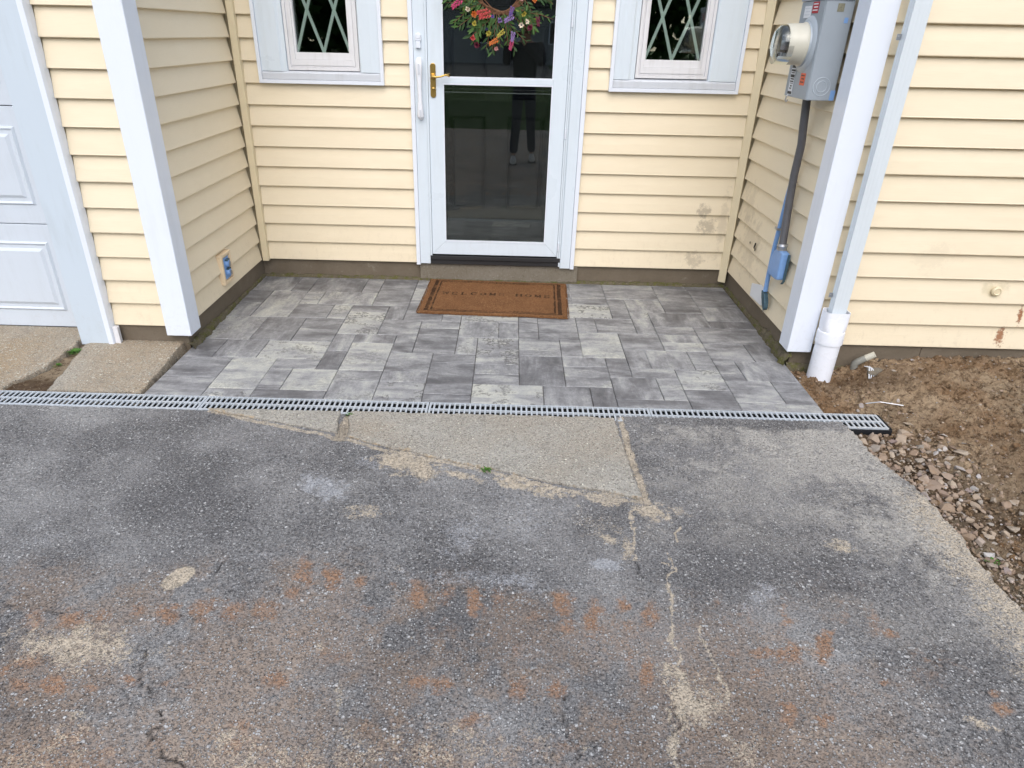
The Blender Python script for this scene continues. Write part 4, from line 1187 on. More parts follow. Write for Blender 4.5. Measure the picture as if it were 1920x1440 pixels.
# ---------------- windows
def window(x0, x1, sx0, sx1, gx0, gx1, zoff, label):
    w = empty('window', ((x0 + x1) / 2, 0.0, 1.275), house)
    w['label'] = label
    ZB, ZT = 1.275 + zoff, 2.36
    t = 0.022
    # outer channel
    b = MB()
    b.prism([(x0, ZB), (x1, ZB), (x1 - t, ZB + t), (x0 + t, ZB + t)], -0.020, 0.012, 'y')
    b.build('channel_strip', M['trim'], w, bevel=0.0012)
    MB().prism([(x0, ZB), (x0 + t, ZB + t), (x0 + t, ZT - t), (x0, ZT)], -0.020, 0.012, 'y').build('channel_strip', M['trim'], w, bevel=0.0012)
    MB().prism([(x1, ZB), (x1, ZT), (x1 - t, ZT - t), (x1 - t, ZB + t)], -0.020, 0.012, 'y').build('channel_strip', M['trim'], w, bevel=0.0012)
    MB().prism([(x0, ZT), (x0 + t, ZT - t), (x1 - t, ZT - t), (x1, ZT)], -0.020, 0.012, 'y').build('channel_strip', M['trim'], w, bevel=0.0012)
    xi0, xi1 = x0 + t + 0.0015, x1 - t - 0.0015
    # side casings, slightly cupped aluminium: three facets
    zc0 = ZB + 0.070
    for (a, b_, s) in ((xi0, sx0 - 0.001, 1), (sx1 + 0.001, xi1, -1)):
        if s == 1:
            prof = [(a, -0.012), (a + 0.035, -0.0125), (a + 0.050, -0.0145), (b_ - 0.042, -0.0145), (b_ - 0.030, -0.008), (b_ - 0.004, -0.006), (b_, 0.018), (b_, 0.03), (a, 0.03)]
        else:
            prof = [(a, 0.03), (a, 0.014), (a + 0.004, -0.006), (a + 0.012, -0.012), (b_ - 0.05, -0.0145), (b_ - 0.02, -0.0125), (b_, -0.012), (b_, 0.03)]
        MB().prism(prof, zc0, ZT - t - 0.002, 'z').build('side_casing', M['trim2'], w, bevel=0.0008)
    MB().prism([(-0.0165, ZB + t + 0.0015), (-0.0165, ZB + 0.060), (-0.006, ZB + 0.069), (0.03, ZB + 0.078), (0.03, ZB + t + 0.0015)], xi0, xi1, 'x').build('sill', M['sill'], w, bevel=0.0012)
    MB().box(sx0, sx1, -0.008, 0.03, 2.27, ZT - t - 0.002).build('head_casing', M['trim2'], w)
    # outer frame + sash as stepped rings
    def ring(nm, ax0, ax1, az0, az1, wd, ya, yb, m, wb=None):
        wb = wb or wd
        g_ = MB()
        g_.prism([(ax0, az0), (ax1, az0), (ax1 - wd, az0 + wb), (ax0 + wd, az0 + wb)], ya, yb, 'y')
        g_.prism([(ax0, az1), (ax0 + wd, az1 - wd), (ax1 - wd, az1 - wd), (ax1, az1)], ya, yb, 'y')
        g_.prism([(ax0, az0), (ax0 + wd, az0 + wb), (ax0 + wd, az1 - wd), (ax0, az1)], ya, yb, 'y')
        g_.prism([(ax1, az0), (ax1, az1), (ax1 - wd, az1 - wd), (ax1 - wd, az0 + wb)], ya, yb, 'y')
        return g_.build(nm, m, w, bevel=0.0008)
    sb, stp = zoff * 0.5 + 1.352, 2.27
    ring('window_frame', sx0, sx1, sb, stp, 0.017, 0.000, 0.035, M['aged'])
    ring('window_frame', sx0 + 0.0175, sx1 - 0.0175, sb + 0.0175, stp - 0.0175, 0.009, 0.009, 0.036, M['aged'])
    gx0m, gx1m = gx0, gx1
    gz0, gz1 = 1.452, 2.225
    ring('sash', sx0 + 0.027, sx1 - 0.027, sb + 0.027, stp - 0.027, (gx0m - sx0 - 0.027) * 0.62, 0.004, 0.038, M['aged'], 0.034)
    k1 = sx0 + 0.027 + (gx0m - sx0 - 0.027) * 0.62 + 0.0005
    k2 = sx1 - 0.027 - (gx0m - sx0 - 0.027) * 0.62 - 0.0005
    ring('sash', k1, k2, sb + 0.0615, stp - 0.053, gx0m - k1, 0.010, 0.040, M['aged'], max(0.012, gz0 - sb - 0.0615))
    MB().box(k1 + 0.004, k2 - 0.004, 0.030, 0.034, gz0 - 0.008, gz1 + 0.008).build('pane', M['wglass'], w)
    # diamond muntins between the panes: one long lattice of crossing bars
    W = gx1 - gx0
    P_ = W / 2
    H = 0.232
    sl = H / (P_ / 2)
    for fam in (1, -1):
        for j in range(-6, 8):
            xs_ = gx0 + j * P_ - 0.003
            # z = gz0 + fam*(x-xs_)*sl
            zlo, zhi = gz0, gz1
            xa, xb = (xs_, xs_ + (zhi - zlo) / sl) if fam == 1 else (xs_ - (zhi - zlo) / sl, xs_)
            xa2, xb2 = max(xa, gx0 + 0.001), min(xb, gx1 - 0.001)
            if xb2 - xa2 < 0.02:
                continue
            f_ = lambda x: gz0 + fam * (x - xs_) * sl
            za, zb = f_(xa2), f_(xb2)
            hw = 0.0088 / math.cos(math.atan(sl))
            yq = 0.0362 if fam == 1 else 0.0402
            MB().prism([(xa2, za - hw), (xb2, zb - hw), (xb2, zb + hw), (xa2, za + hw)] if fam == 1 else [(xa2, za - hw), (xb2, zb - hw), (xb2, zb + hw), (xa2, za + hw)], yq, yq + 0.0036, 'y').build('muntin', M['muntin'], w)
    MB().box(k1 + 0.004, k2 - 0.004, 0.046, 0.049, gz0 - 0.008, gz1 + 0.008).build('pane', M['wglass'], w)
    # inner jamb so that the depth reads dark
    return w


window(-1.178, -0.384, -0.9875, -0.537, -0.926, -0.592, 0.0, 'left window with diamond muntins and weathered white frame')
window(1.036, 1.848, 1.195, 1.645, 1.250, 1.590, -0.006, 'right window with diamond muntins and weathered white frame')

# ---------------- door surround
def casing(x0, x1, z0, xin, label):
    # xin: side on which the siding channel lies
    b = MB()
    b.box(x0, x1, -0.013, 0.03, z0, 2.28)
    return b


dc = MB()
dc.box(-0.1905, -0.1195, -0.020, 0.03, 0.132, 2.25)
dc.box(-0.1905, -0.1195, -0.0205, -0.019, 0.132, 0.1325)
door = dc.build('door_casing', M['trim2'], house, bevel=0.002, label='left side of the white door surround carrying a pull handle')
MB().box(-0.2185, -0.1920, -0.0265, 0.016, 0.122, 2.28).build('channel_strip', M['trim'], door, bevel=0.002)
# long white pull handle on the casing
b = MB()
b.tube([(-0.158, -0.022, 1.430), (-0.158, -0.047, 1.415), (-0.157, -0.056, 1.37), (-0.156, -0.054, 1.28), (-0.155, -0.052, 1.20), (-0.155, -0.055, 1.15), (-0.155, -0.046, 1.105), (-0.155, -0.022, 1.088)],
       [0.016, 0.021, 0.020, 0.013, 0.0125, 0.018, 0.022, 0.015], 14, flat=0.8)
b.build('pull_handle', M['pvc'], door, smooth=True)
b = MB()
b.box(-0.1610, -0.1500, -0.0735, -0.070, 1.345, 1.405)
b.box(-0.1590, -0.1495, -0.0735, -0.070, 1.10, 1.142)
b.build('handle_inlay', M['sill'], door, bevel=0.001)
b = MB()
b.lathe([(0, 0.019), (0.014, 0.018), (0.018, 0.014)], (-0.158, -0.020, 1.555), (0, -1, 0), 20)
b.box(-0.177, -0.139, -0.034, -0.020, 1.53, 1.555)
b.box(-0.172, -0.144, -0.040, -0.020, 1.490, 1.528)
b.build('latch_cover', M['trim'], door, bevel=0.0025)
dr = MB()
dr.box(0.7975, 0.8680, -0.020, 0.03, 0.1175, 2.25)
dr = dr.build('door_casing', M['trim2'], house, bevel=0.002, label='right side of the white door surround')
MB().box(0.8695, 0.8975, -0.0265, 0.016, 0.114, 2.28).build('channel_strip', M['trim'], dr, bevel=0.002)
b = MB()
b.box(0.7995, 0.802, -0.0225, -0.0195, 0.125, 2.25)
b.build('groove_strip', M['jamb'], dr)
MB().box(-0.1905, 0.868, -0.020, 0.03, 2.252, 2.32).build('door_casing', M['trim2'], house, bevel=0.002)
# threshold
b = MB()
b.box(-0.119, 0.797, -0.030, 0.11, 0.163, 0.1905)
b.box(-0.117, 0.795, -0.018, 0.10, 0.128, 0.1625)
b.build('threshold', M['rubber'], house, bevel=0.002)

# ---------------- storm door
sd = empty('storm_door', (0.334, -0.005, 0.20), house)
sd['label'] = 'pale storm door with two glass panes and a brass lever'
YF = -0.022
XA, XB, ZA, ZBt = -0.1030, 0.7720, 0.2010, 2.235
gxa, gxb = -0.0135, 0.6845
b = MB()
b.prism([(XA, ZA), (gxa, ZA + 0.0905), (gxa, 2.15), (XA, ZBt)], YF, 0.008, 'y')
b.build('stile', M['trim2'], sd, bevel=0.0015)
b = MB()
b.prism([(XB, ZA), (XB, ZBt), (gxb, 2.15), (gxb, ZA + 0.0905)], YF, 0.008, 'y')
b.build('stile', M['trim2'], sd, bevel=0.0015)
MB().prism([(XA + 0.0012, ZA), (XB - 0.0012, ZA), (gxb - 0.0012, ZA + 0.0905), (gxa + 0.0012, ZA + 0.0905)], YF, 0.008, 'y').build('bottom_rail', M['trim2'], sd, bevel=0.0015)
MB().prism([(XA + 0.0012, ZBt), (gxa + 0.0012, 2.15), (gxb - 0.0012, 2.15), (XB - 0.0012, ZBt)], YF, 0.008, 'y').build('top_rail', M['trim2'], sd, bevel=0.0015)
# glazing beads
def bead(z0, z1):
    b = MB()
    q = 0.0085
    b.prism([(gxa, z0), (gxb, z0), (gxb - q, z0 + q), (gxa + q, z0 + q)], YF - 0.003, YF + 0.020, 'y')
    b.prism([(gxa, z1), (gxa + q, z1 - q), (gxb - q, z1 - q), (gxb, z1)], YF - 0.003, YF + 0.020, 'y')
    b.prism([(gxa, z0), (gxa + q, z0 + q), (gxa + q, z1 - q), (gxa, z1)], YF - 0.003, YF + 0.020, 'y')
    b.prism([(gxb, z0), (gxb, z1), (gxb - q, z1 - q), (gxb - q, z0 + q)], YF - 0.003, YF + 0.020, 'y')
    b.build('glazing_bead', M['trim'], sd, bevel=0.0008)


bead(ZA + 0.0912, 1.2965)
bead(1.3265, 2.149)
MB().box(gxa + 0.0005, gxb - 0.0005, YF - 0.0035, 0.006, 1.2970, 1.3260).build('mid_rail', M['trim2'], sd, bevel=0.002)
MB().box(gxa + 0.009, gxb - 0.009, -0.0165, -0.0125, ZA + 0.098, 1.290).build('pane', M['glass'], sd, label='lower glass pane')
MB().box(gxa + 0.009, gxb - 0.009, -0.0165, -0.0125, 1.333, 2.142).build('pane', M['glass'], sd, label='upper glass pane')
MB().box(gxa + 0.009, gxb - 0.009, -0.008, 0.004, 1.262, 1.268).build('screen_bar', M['rubber'], sd)
MB().box(gxa + 0.009, gxb - 0.009, -0.008, 0.004, 1.243, 1.2475).build('screen_bar', M['steel'], sd)
# z-bar, hinge rail and hinges
MB().box(-0.1180, -0.1045, -0.029, 0.0, 0.192, 2.24).build('frame_bar', M['trim2'], sd, bevel=0.0015)
MB().box(0.7735, 0.7845, -0.0285, 0.0, 0.192, 2.24).build('hinge_rail', M['trim2'], sd, bevel=0.0015)
MB().box(0.7860, 0.7965, -0.0245, 0.0, 0.130, 2.24).build('frame_bar', M['trim2'], sd, bevel=0.0015)
for z0, z1 in ((0.245, 0.300), (1.04, 1.105) if False else (0.985, 1.045), (1.62, 1.675), (1.80, 1.86)):
    b = MB()
    b.tube([(0.7795, -0.033, z0), (0.7795, -0.033, z1)], 0.0062, 10)
    b.build('hinge', M['trim'], sd, smooth=True)
# brass lever
b = MB()
n_ = 14
pl = [( -0.0725 + 0.0175 * math.cos(t), 1.3920 + 0.0175 * math.sin(t)) for t in [math.pi * k / n_ for k in range(n_ + 1)]] + [(-0.0725 + 0.0175 * math.cos(t), 1.2285 + 0.0175 * math.sin(t)) for t in [math.pi + math.pi * k / n_ for k in range(n_ + 1)]]
b.prism(pl, YF - 0.0075, YF - 0.0002, 'y')
lp = b.build('lever_handle', M['brass'], sd, bevel=0.002)
b = MB()
b.lathe([(0, 0.0165), (0.010, 0.015), (0.018, 0.011), (0.034, 0.009), (0.040, 0.010)], (-0.0725, YF - 0.007, 1.336), (0, -1, 0), 18)
b.tube([(-0.0725, YF - 0.042, 1.336), (-0.050, YF - 0.050, 1.332), (-0.020, YF - 0.052, 1.336), (0.008, YF - 0.049, 1.345), (0.026, YF - 0.044, 1.343), (0.034, YF - 0.040, 1.335)], [0.010, 0.0080, 0.0065, 0.0075, 0.0085, 0.004], 12, flat=0.8)
b.lathe([(0, 0.0105), (0.006, 0.0100), (0.008, 0.006)], (-0.0725, YF - 0.007, 1.262), (0, -1, 0), 18)
b.box(-0.0745, -0.0705, YF - 0.018, YF - 0.012, 1.252, 1.272)
b.build('handle_hardware', M['brass'], sd, smooth=True)

# ---------------- entry door behind the glass
ed = MB()
ed.box(-0.10, 0.775, 0.082, 0.110, 0.19, 2.25)
ed = ed.build('entry_door', M['black'], house, label='black six-panel front door behind the storm door')


def panel(x0, x1, z0, z1):
    b = MB()
    y0 = 0.0815
    f, d1, d2 = 0.012, 0.006, 0.012
    # raised moulding ring then bevelled field
    def rg(a, c, e, f_, ya, yb):
        pts = [(x0 + a, z0 + a), (x1 - a, z0 + a), (x1 - a, z1 - a), (x0 + a, z1 - a)]
        pts2 = [(x0 + c, z0 + c), (x1 - c, z0 + c), (x1 - c, z1 - c), (x0 + c, z1 - c)]
        vs = [(p_[0], ya, p_[1]) for p_ in pts] + [(p_[0], yb, p_[1]) for p_ in pts2]
        b.add(vs, [(k, (k + 1) % 4, 4 + (k + 1) % 4, 4 + k) for k in range(4)])
    rg(0, 0.006, 0, 0, y0, y0 - 0.008)
    rg(0.006, 0.016, 0, 0, y0 - 0.008, y0 + 0.000)
    rg(0.016, 0.034, 0, 0, y0 + 0.000, y0 - 0.010)
    b.add([(x0 + .034, y0 - .010, z0 + .034), (x1 - .034, y0 - .010, z0 + .034), (x1 - .034, y0 - .010, z1 - .034), (x0 + .034, y0 - .010, z1 - .034)], [(0, 1, 2, 3)])
    return b.build('door_panel', M['black'], ed, fix=False)


for (a, b_) in ((0.020, 0.262), (0.402, 0.650)):
    panel(a, b_, 0.495, 1.098)
    panel(a, b_, 1.20, 1.63)
    panel(a, b_, 1.72, 2.08)
MB().box(-0.119, -0.10, 0.03, 0.112, 0.19, 2.28).build('door_jamb', M['rubber'], house)
MB().box(0.775, 0.797, 0.03, 0.112, 0.19, 2.28).build('door_jamb', M['rubber'], house)

# ---------------- interior, hidden shell and roof
b = MB()
b.box(-5.6, -5.5, -1.19, 6, 0, TOPZ)
b.box(6.3, 6.4, -1.2, 6, 0, TOPZ)
b.box(-5.6, 6.4, 5.9, 6, 0, TOPZ)
b.box(-5.5, 6.3, 0.12, 5.9, 0.02, 0.12)
b.build('interior_wall', M['dark'], house)
b = MB()
b.box(-1.30, 1.96, -0.25, 0.02, TOPZ + 0.002, TOPZ + 0.03)
b.box(-5.7, -1.29, -1.55, -1.2, TOPZ + 0.002, TOPZ + 0.03)
b.box(1.95, 6.5, -1.55, -1.2, TOPZ + 0.002, TOPZ + 0.03)
b.build('eave_soffit', M['soffit'], house)  # unseen eave strips only, recess left open overhead to admit sky light
b = MB()
b.prism([(-0.27, TOPZ + 0.035), (-0.27, TOPZ + 0.15), (2.2, TOPZ + 1.1), (6.1, TOPZ + 0.17), (6.1, TOPZ + 0.035)], -1.28, 1.94, 'x')
for xa_, xb_ in ((-5.8, -1.285), (1.945, 6.6)):
    b.prism([(-1.58, TOPZ + 0.035), (-1.58, TOPZ + 0.15), (2.2, TOPZ + 1.5), (6.1, TOPZ + 0.17), (6.1, TOPZ + 0.035)], xa_, xb_, 'x')
b.build('roof', M['roof'], house)  # unseen roof, shaped short over the recess so its walls stay bright

# ---------------- garage door
gd = empty('garage_door', (-3.3, -1.17, 0.05), house)
gd['label'] = 'white raised-panel sectional garage door'
YG = -1.165
b = MB()
secs = [(0.052, 0.636), (0.640, 1.219), (1.223, 1.80), (1.804, 2.22)]
for i, (z0, z1) in enumerate(secs):
    s = MB().box(-4.66, -1.905, YG, YG + 0.04, z0, z1).build('door_section', M['garage'], gd, bevel=0.003)
    x1 = -2.062
    for j in range(4):
        x0 = x1 - 0.56
        a0, a1 = z0 + 0.098, z1 - 0.092
        b = MB()
        def rg(a, c, ya, yb):
            p1 = [(x0 + a, a0 + a), (x1 - a, a0 + a), (x1 - a, a1 - a), (x0 + a, a1 - a)]
            p2 = [(x0 + c, a0 + c), (x1 - c, a0 + c), (x1 - c, a1 - c), (x0 + c, a1 - c)]
            vs = [(p_[0], ya, p_[1]) for p_ in p1] + [(p_[0], yb, p_[1]) for p_ in p2]
            b.add(vs, [(k, (k + 1) % 4, 4 + (k + 1) % 4, 4 + k) for k in range(4)])
        y0 = YG - 0.0006
        rg(0, 0.010, y0, y0 - 0.009)
        rg(0.010, 0.020, y0 - 0.009, y0 - 0.002)
        rg(0.020, 0.036, y0 - 0.002, y0 - 0.0025)
        rg(0.036, 0.052, y0 - 0.0025, y0 - 0.011)
        q = 0.052
        b.add([(x0 + q, y0 - .011, a0 + q), (x1 - q, y0 - .011, a0 + q), (x1 - q, y0 - .011, a1 - q), (x0 + q, y0 - .011, a1 - q)], [(0, 1, 2, 3)])
        b.build('raised_panel', M['garage'], s, fix=False)
        x1 = x0 - 0.095
MB().box(-4.66, -1.91, YG - 0.004, YG + 0.03, 0.030, 0.051).build('bottom_seal', M['rubber'], gd)
# garage casing
b = MB()
b.box(-1.918, -1.762, -1.341, -1.155, 0.022, 2.3)
gc = b.build('garage_casing', M['jamb'], house, bevel=0.002)
MB().prism([(-1.7605, -1.350), (-1.733, -1.350), (-1.7285, -1.330), (-1.7285, -1.292), (-1.7605, -1.292)], 0.019, 2.3, 'z').build('channel_strip', M['trim'], gc, bevel=0.0015)
b = MB()
b.prism([(-1.7275, -1.336), (-1.700, -1.336), (-1.700, -1.326), (-1.709, -1.326), (-1.709, -1.318), (-1.702, -1.318), (-1.702, -1.310), (-1.7275, -1.310)], 0.024, 0.128, 'z')
b.build('channel_strip', M['aged'], gc)
MB().box(-4.80, -4.645, -1.341, -1.155, 0.022, 2.3).build('garage_casing', M['jamb'], house, bevel=0.002)
MB().box(-4.645, -1.918, -1.341, -1.155, 2.20, 2.3).build('garage_casing', M['jamb'], house, bevel=0.002)

# ================================================================== ELECTRIC METER
mt = empty('electric_meter', (1.97, -1.0, 1.32))
tag(mt, 'grey electric meter box with round clear-capped meter on the right side wall', 'electric meter')
bxm = MB()
bxm.box(1.842, 1.972, -1.155, -0.860, 1.324, 1.742)
mb_ = bxm.build('meter_box', M['metergrey'], mt, bevel=0.004)
MB().box(1.834, 1.972, -1.163, -0.853, 1.743, 1.775).build('box_lid', M['metergrey2'], mt, bevel=0.003)
MB().box(1.8385, 1.8415, -1.1520, -0.863, 1.3265, 1.740).build('front_cover', M['metergrey'], mb_, bevel=0.001)
C0 = (1.8385, -1.020, 1.560)
b = MB()
b.lathe([(0, 0.122), (0.006, 0.116), (0.012, 0.103), (0.013, 0.098), (0.020, 0.097)], C0, (-1, 0, 0), 40)
b.build('meter_ring', M['metergrey2'], mt, smooth=True)
b = MB()
b.lathe([(0.018, 0.094), (0.024, 0.095), (0.030, 0.090), (0.070, 0.0885), (0.104, 0.087), (0.110, 0.082), (0.110, 0.070), (0.075, 0.068)], C0, (-1, 0, 0), 40)
b.build('meter_body', M['meterbeige'], mt, smooth=True)
b = MB()
b.lathe([(0.060, 0.079), (0.112, 0.0835), (0.135, 0.078), (0.150, 0.060), (0.153, 0.0)], C0, (-1, 0, 0), 36)
b.build('clear_cover', M['clear'], mt, smooth=True)
b = MB()
b.lathe([(0.055, 0.066), (0.078, 0.064), (0.079, 0.0)], C0, (-1, 0, 0), 30)
b.build('meter_face', M['rubber'], mt, smooth=True)
b = MB()
b.box(1.728, 1.732 + 0.03, -1.05, -0.99, 1.535, 1.60)
b.box(1.715, 1.728, -1.045, -0.995, 1.500, 1.525)
b.build('meter_display', M['steel'], mt, bevel=0.001)
b = MB()
for k in range(5):
    b.box(1.7135, 1.7150, -1.042 + k * 0.009, -1.037 + k * 0.009, 1.504, 1.520)
for k in range(3):
    b.box(1.7265, 1.728, -1.045 + k * 0.018, -1.035 + k * 0.018, 1.575, 1.592)
b.build('display_digits', M['ink'], mt)
# clear lower skirt of the meter
b = MB()
for k in range(16):
    a0, a1 = math.pi * (1.02 + 0.96 * k / 16), math.pi * (1.02 + 0.96 * (k + 1) / 16)
    P0 = lambda a, h, r: (C0[0] - h, C0[1] + r * math.cos(a), C0[2] + r * math.sin(a))
    b.add([P0(a0, 0.085, 0.0895), P0(a1, 0.085, 0.0895), P0(a1, 0.148, 0.0865), P0(a0, 0.148, 0.0865)], [(0, 1, 2, 3)])
b.build('clear_skirt', M['clear'], mt, fix=False)
xs_ = 1.8372
for nm, m_, y0, y1, z0, z1 in (('white_label', 'white', -1.000, -0.915, 1.672, 1.722), ('red_label', 'red', -1.085, -1.012, 1.690, 1.737), ('orange_label', 'orange', -1.098, -1.040, 1.385, 1.438)):
    L_ = MB().box(xs_ - 0.0008, xs_ + 0.0008, y0, y1, z0, z1).build(nm, M[m_], mb_)
    b = MB()
    ink = 'white' if m_ == 'red' else 'sill' if m_ == 'white' else 'ink'
    for q in range(3):
        zz = z0 + (z1 - z0) * (0.22 + 0.27 * q)
        b.box(xs_ - 0.0012, xs_ - 0.0009, y0 + 0.008, y1 - 0.008 - 0.01 * (q % 2), zz, zz + 0.0045)
    b.build('label_print', M[ink], L_)
# long black and white label hanging below the meter
L_ = MB().box(xs_ - 0.0008, xs_ + 0.0008, -0.962, -0.905, 1.335, 1.475).build('barcode_label', M['white'], mb_)
b = MB()
for z0, z1, y0, y1 in ((1.337, 1.350, -.961, -.906), (1.385, 1.388, -.955, -.915), (1.392, 1.398, -.955, -.912), (1.403, 1.409, -.958, -.912), (1.413, 1.426, -.960, -.908), (1.432, 1.436, -.955, -.912), (1.440, 1.449, -.96, -.908), (1.455, 1.470, -.96, -.908), (1.36, 1.367, -.945, -.935), (1.36, 1.367, -.930, -.921), (1.371, 1.378, -.945, -.925)):
    b.box(xs_ - 0.0012, xs_ - 0.0009, y0, y1, z0, z1)
b.build('label_print', M['ink'], L_)
MB().box(1.896, 1.926, -1.1568, -1.1552, 1.695, 1.728).build('rating_plate', M['olive'], mb_)
b = MB()
for r in (0.040, 0.024):
    n = 28
    vs = []
    for k in range(n):
        a = 2 * math.pi * k / n
        for rr, dy in ((r - 0.0022, 0), (r, -0.0016), (r + 0.0022, 0)):
            vs.append((1.902 + rr * math.cos(a), -1.1556 + dy, 1.385 + rr * math.sin(a)))
    b.add(vs, [(3 * k + j, 3 * ((k + 1) % n) + j, 3 * ((k + 1) % n) + j + 1, 3 * k + j + 1) for k in range(n) for j in range(2)])
b.build('knockout', M['metergrey2'], mb_, smooth=True, fix=False)
for q_ in ((1.950, 1.9725, -1.1565, -1.155, 1.326, 1.37), (1.925, 1.9725, -1.1645, -1.163, 1.745, 1.757), (1.938, 1.955, -1.1565, -1.155, 1.650, 1.672)):
    MB().box(*q_).build('blue_paint_patch', M['bluesteel'], mb_)
b = MB()
b.tube([(1.838, -0.925, 1.335), (1.828, -0.925, 1.325), (1.826, -0.925, 1.305), (1.832, -0.922, 1.298), (1.838, -0.925, 1.310)], 0.0028, 6)
b.build('hasp', M['steel'], mt)
b = MB()
b.lathe([(0, 0.030), (0.010, 0.031), (0.018, 0.026), (0.030, 0.026)], (1.925, -0.945, 1.324), (0, 0, -1), 16)
b.build('conduit_fitting', M['conduit'], mt, smooth=True)
# conduit down to the blue box
cd = [(1.926, -0.945, 1.326), (1.935, -0.955, 1.19), (1.947, -0.950, 1.10), (1.952, -0.935, 1.02), (1.954, -0.925, 0.94), (1.954, -0.940, 0.80), (1.953, -0.965, 0.66), (1.951, -0.985, 0.57)]
MB().tube(cd, 0.0205, 14).build('conduit', M['conduit'], mt, smooth=True)
b = MB()
b.lathe([(0, 0.027), (0.012, 0.030), (0.020, 0.025), (0.034, 0.026)], (1.950, -0.988, 0.585), (0, -0.10, -1), 14)
b.build('conduit_fitting', M['steel'], mt, smooth=True)
b = MB()
pr_ = [(-1.052, 0.550), (-0.965, 0.556), (-0.925, 0.532), (-0.893, 0.480), (-0.888, 0.415), (-0.910, 0.390), (-1.020, 0.392), (-1.055, 0.400)]
b.prism(pr_, 1.932, 1.978, 'x')
b.build('junction_box', M['bluesteel'], mt, bevel=0.010)
MB().prism([(-1.070, 0.545), (-1.067, 0.395), (-1.05, 0.375), (-1.045, 0.375), (-1.062, 0.395), (-1.0625, 0.545)], 1.962, 1.975, 'x').build('box_gasket', M['bluedark'], mt)
b = MB()
b.tube([(1.955, -0.900, 0.905), (1.958, -0.885, 0.80), (1.962, -0.862, 0.66), (1.964, -0.845, 0.55), (1.966, -0.838, 0.45), (1.966, -0.838, 0.36), (1.966, -0.842, 0.262)], [0.010, 0.013, 0.013, 0.0135, 0.0135, 0.0135, 0.0135], 12, flat=0.75)
b.build('ground_conduit', M['bluesteel'], mt, smooth=True)
b = MB()
b.box(1.948, 1.976, -0.870, -0.825, 0.630, 0.642)
b.lathe([(0, 0.006), (0.006, 0.005)], (1.948, -0.866, 0.636), (-1, 0, 0), 10)
b.build('conduit_strap', M['steel'], mt)
b = MB()
b.prism([(-0.818, 0.262), (-0.868, 0.256), (-0.905, 0.215), (-0.912, 0.180), (-0.900, 0.165), (-0.880, 0.178), (-0.835, 0.225)], 1.950, 1.976, 'x')
b.build('ground_clamp', M['bluedark'], mt, bevel=0.004)
b = MB()
b.tube([(1.975, -0.845, 0.215), (1.972, -0.850, 0.18), (1.976, -0.840, 0.15), (1.985, -0.825, 0.125)], 0.0022, 6)
b.build('ground_wire', M['steel'], mt)
pw = MB()
pw.prism([(-0.585, 0.228), (-0.720, 0.262), (-0.800, 0.264), (-0.800, 0.158), (-0.590, 0.150)], 1.9700, 1.9812, 'x')
o = pw.build('patch_plate', M['white'], None, bevel=0.001)
tag(o, 'white patch plate screwed to the lowest siding behind the blue ground clamp', 'patch plate')
for y, z, s in ((-0.385, 0.432, 0.012), (-0.470, 0.425, 0.015), (-0.480, 0.440, 0.017), (-0.495, 0.418, 0.012), (-0.49, 0.452, 0.009)):
    n = 7
    b = MB()
    rr = random.Random(int(y * 1000))
    b.add([(1.9795, y + s * rr.uniform(0.5, 1.1) * math.cos(2 * math.pi * k / n), z + s * rr.uniform(0.5, 1.1) * math.sin(2 * math.pi * k / n)) for k in range(n)], [tuple(range(n))])
    b.build('torn_hole', M['dark'], w4, fix=False)

# ================================================================== OUTLET
ol = empty('outdoor_outlet', (XL, -0.673, 0.27))
tag(ol, 'outdoor outlet with two blue-grey flip covers in a cream plate on the left wall', 'outlet')
b = MB()
x = XL + 0.002
for (y0, y1, z0, z1) in ((-0.750, -0.598, 0.178, 0.196), (-0.750, -0.598, 0.346, 0.364), (-0.750, -0.728, 0.1965, 0.3455), (-0.620, -0.598, 0.1965, 0.3455)):
    b.box(x - 0.02, x + 0.014, y0, y1, z0, z1)
b.box(x - 0.02, x + 0.005, -0.7275, -0.6205, 0.1965, 0.3455)
b.build('mounting_plate', M['creamplastic'], ol, bevel=0.003)
MB().box(x + 0.0055, x + 0.010, -0.712, -0.636, 0.205, 0.338).build('cover_plate', M['bluesteel'], ol, bevel=0.002)
for zc in (0.298, 0.244):
    b = MB()
    b.lathe([(0, 0.024), (0.012, 0.023), (0.018, 0.019)], (x + 0.010, -0.674, zc), (1, 0, 0), 16)
    c_ = b.build('flip_cover', M['bluesteel'], ol, smooth=True)
    MB().box(x + 0.010, x + 0.026, -0.694, -0.654, zc + 0.018, zc + 0.027).build('cover_hinge', M['bluedark'], c_)
    MB().box(x + 0.0285, x + 0.034, -0.684, -0.664, zc - 0.016, zc + 0.012).build('cover_latch', M['steel'], c_, bevel=0.002)

# ================================================================== DOWNSPOUT
ds = empty('downspout', (2.12, -1.40, -0.05))
tag(ds, 'white ribbed downspout feeding a round drain pipe beside the right corner post', 'downspout')
b = MB()
x0, x1, y0, y1 = 2.104, 2.176, -1.425, -1.374
n = 12
pts = []
for k in range(n + 1):
    t = k / n
    pts.append((x0 + (x1 - x0) * t, y0 + (0.0005 if k % 3 == 1 else 0)))
for k in range(1, 8):
    pts.append((x1 - (0.001 if k % 3 == 1 else 0), y0 + (y1 - y0) * k / 8))
pts += [(x1, y1), (x0, y1)]
for k in range(7, 0, -1):
    pts.append((x0 + (0.001 if k % 3 == 1 else 0), y0 + (y1 - y0) * k / 8))
b.prism(pts, 0.275, TOPZ - 0.01, 'z')
sp = b.build('downspout_pipe', M['spout'], ds)
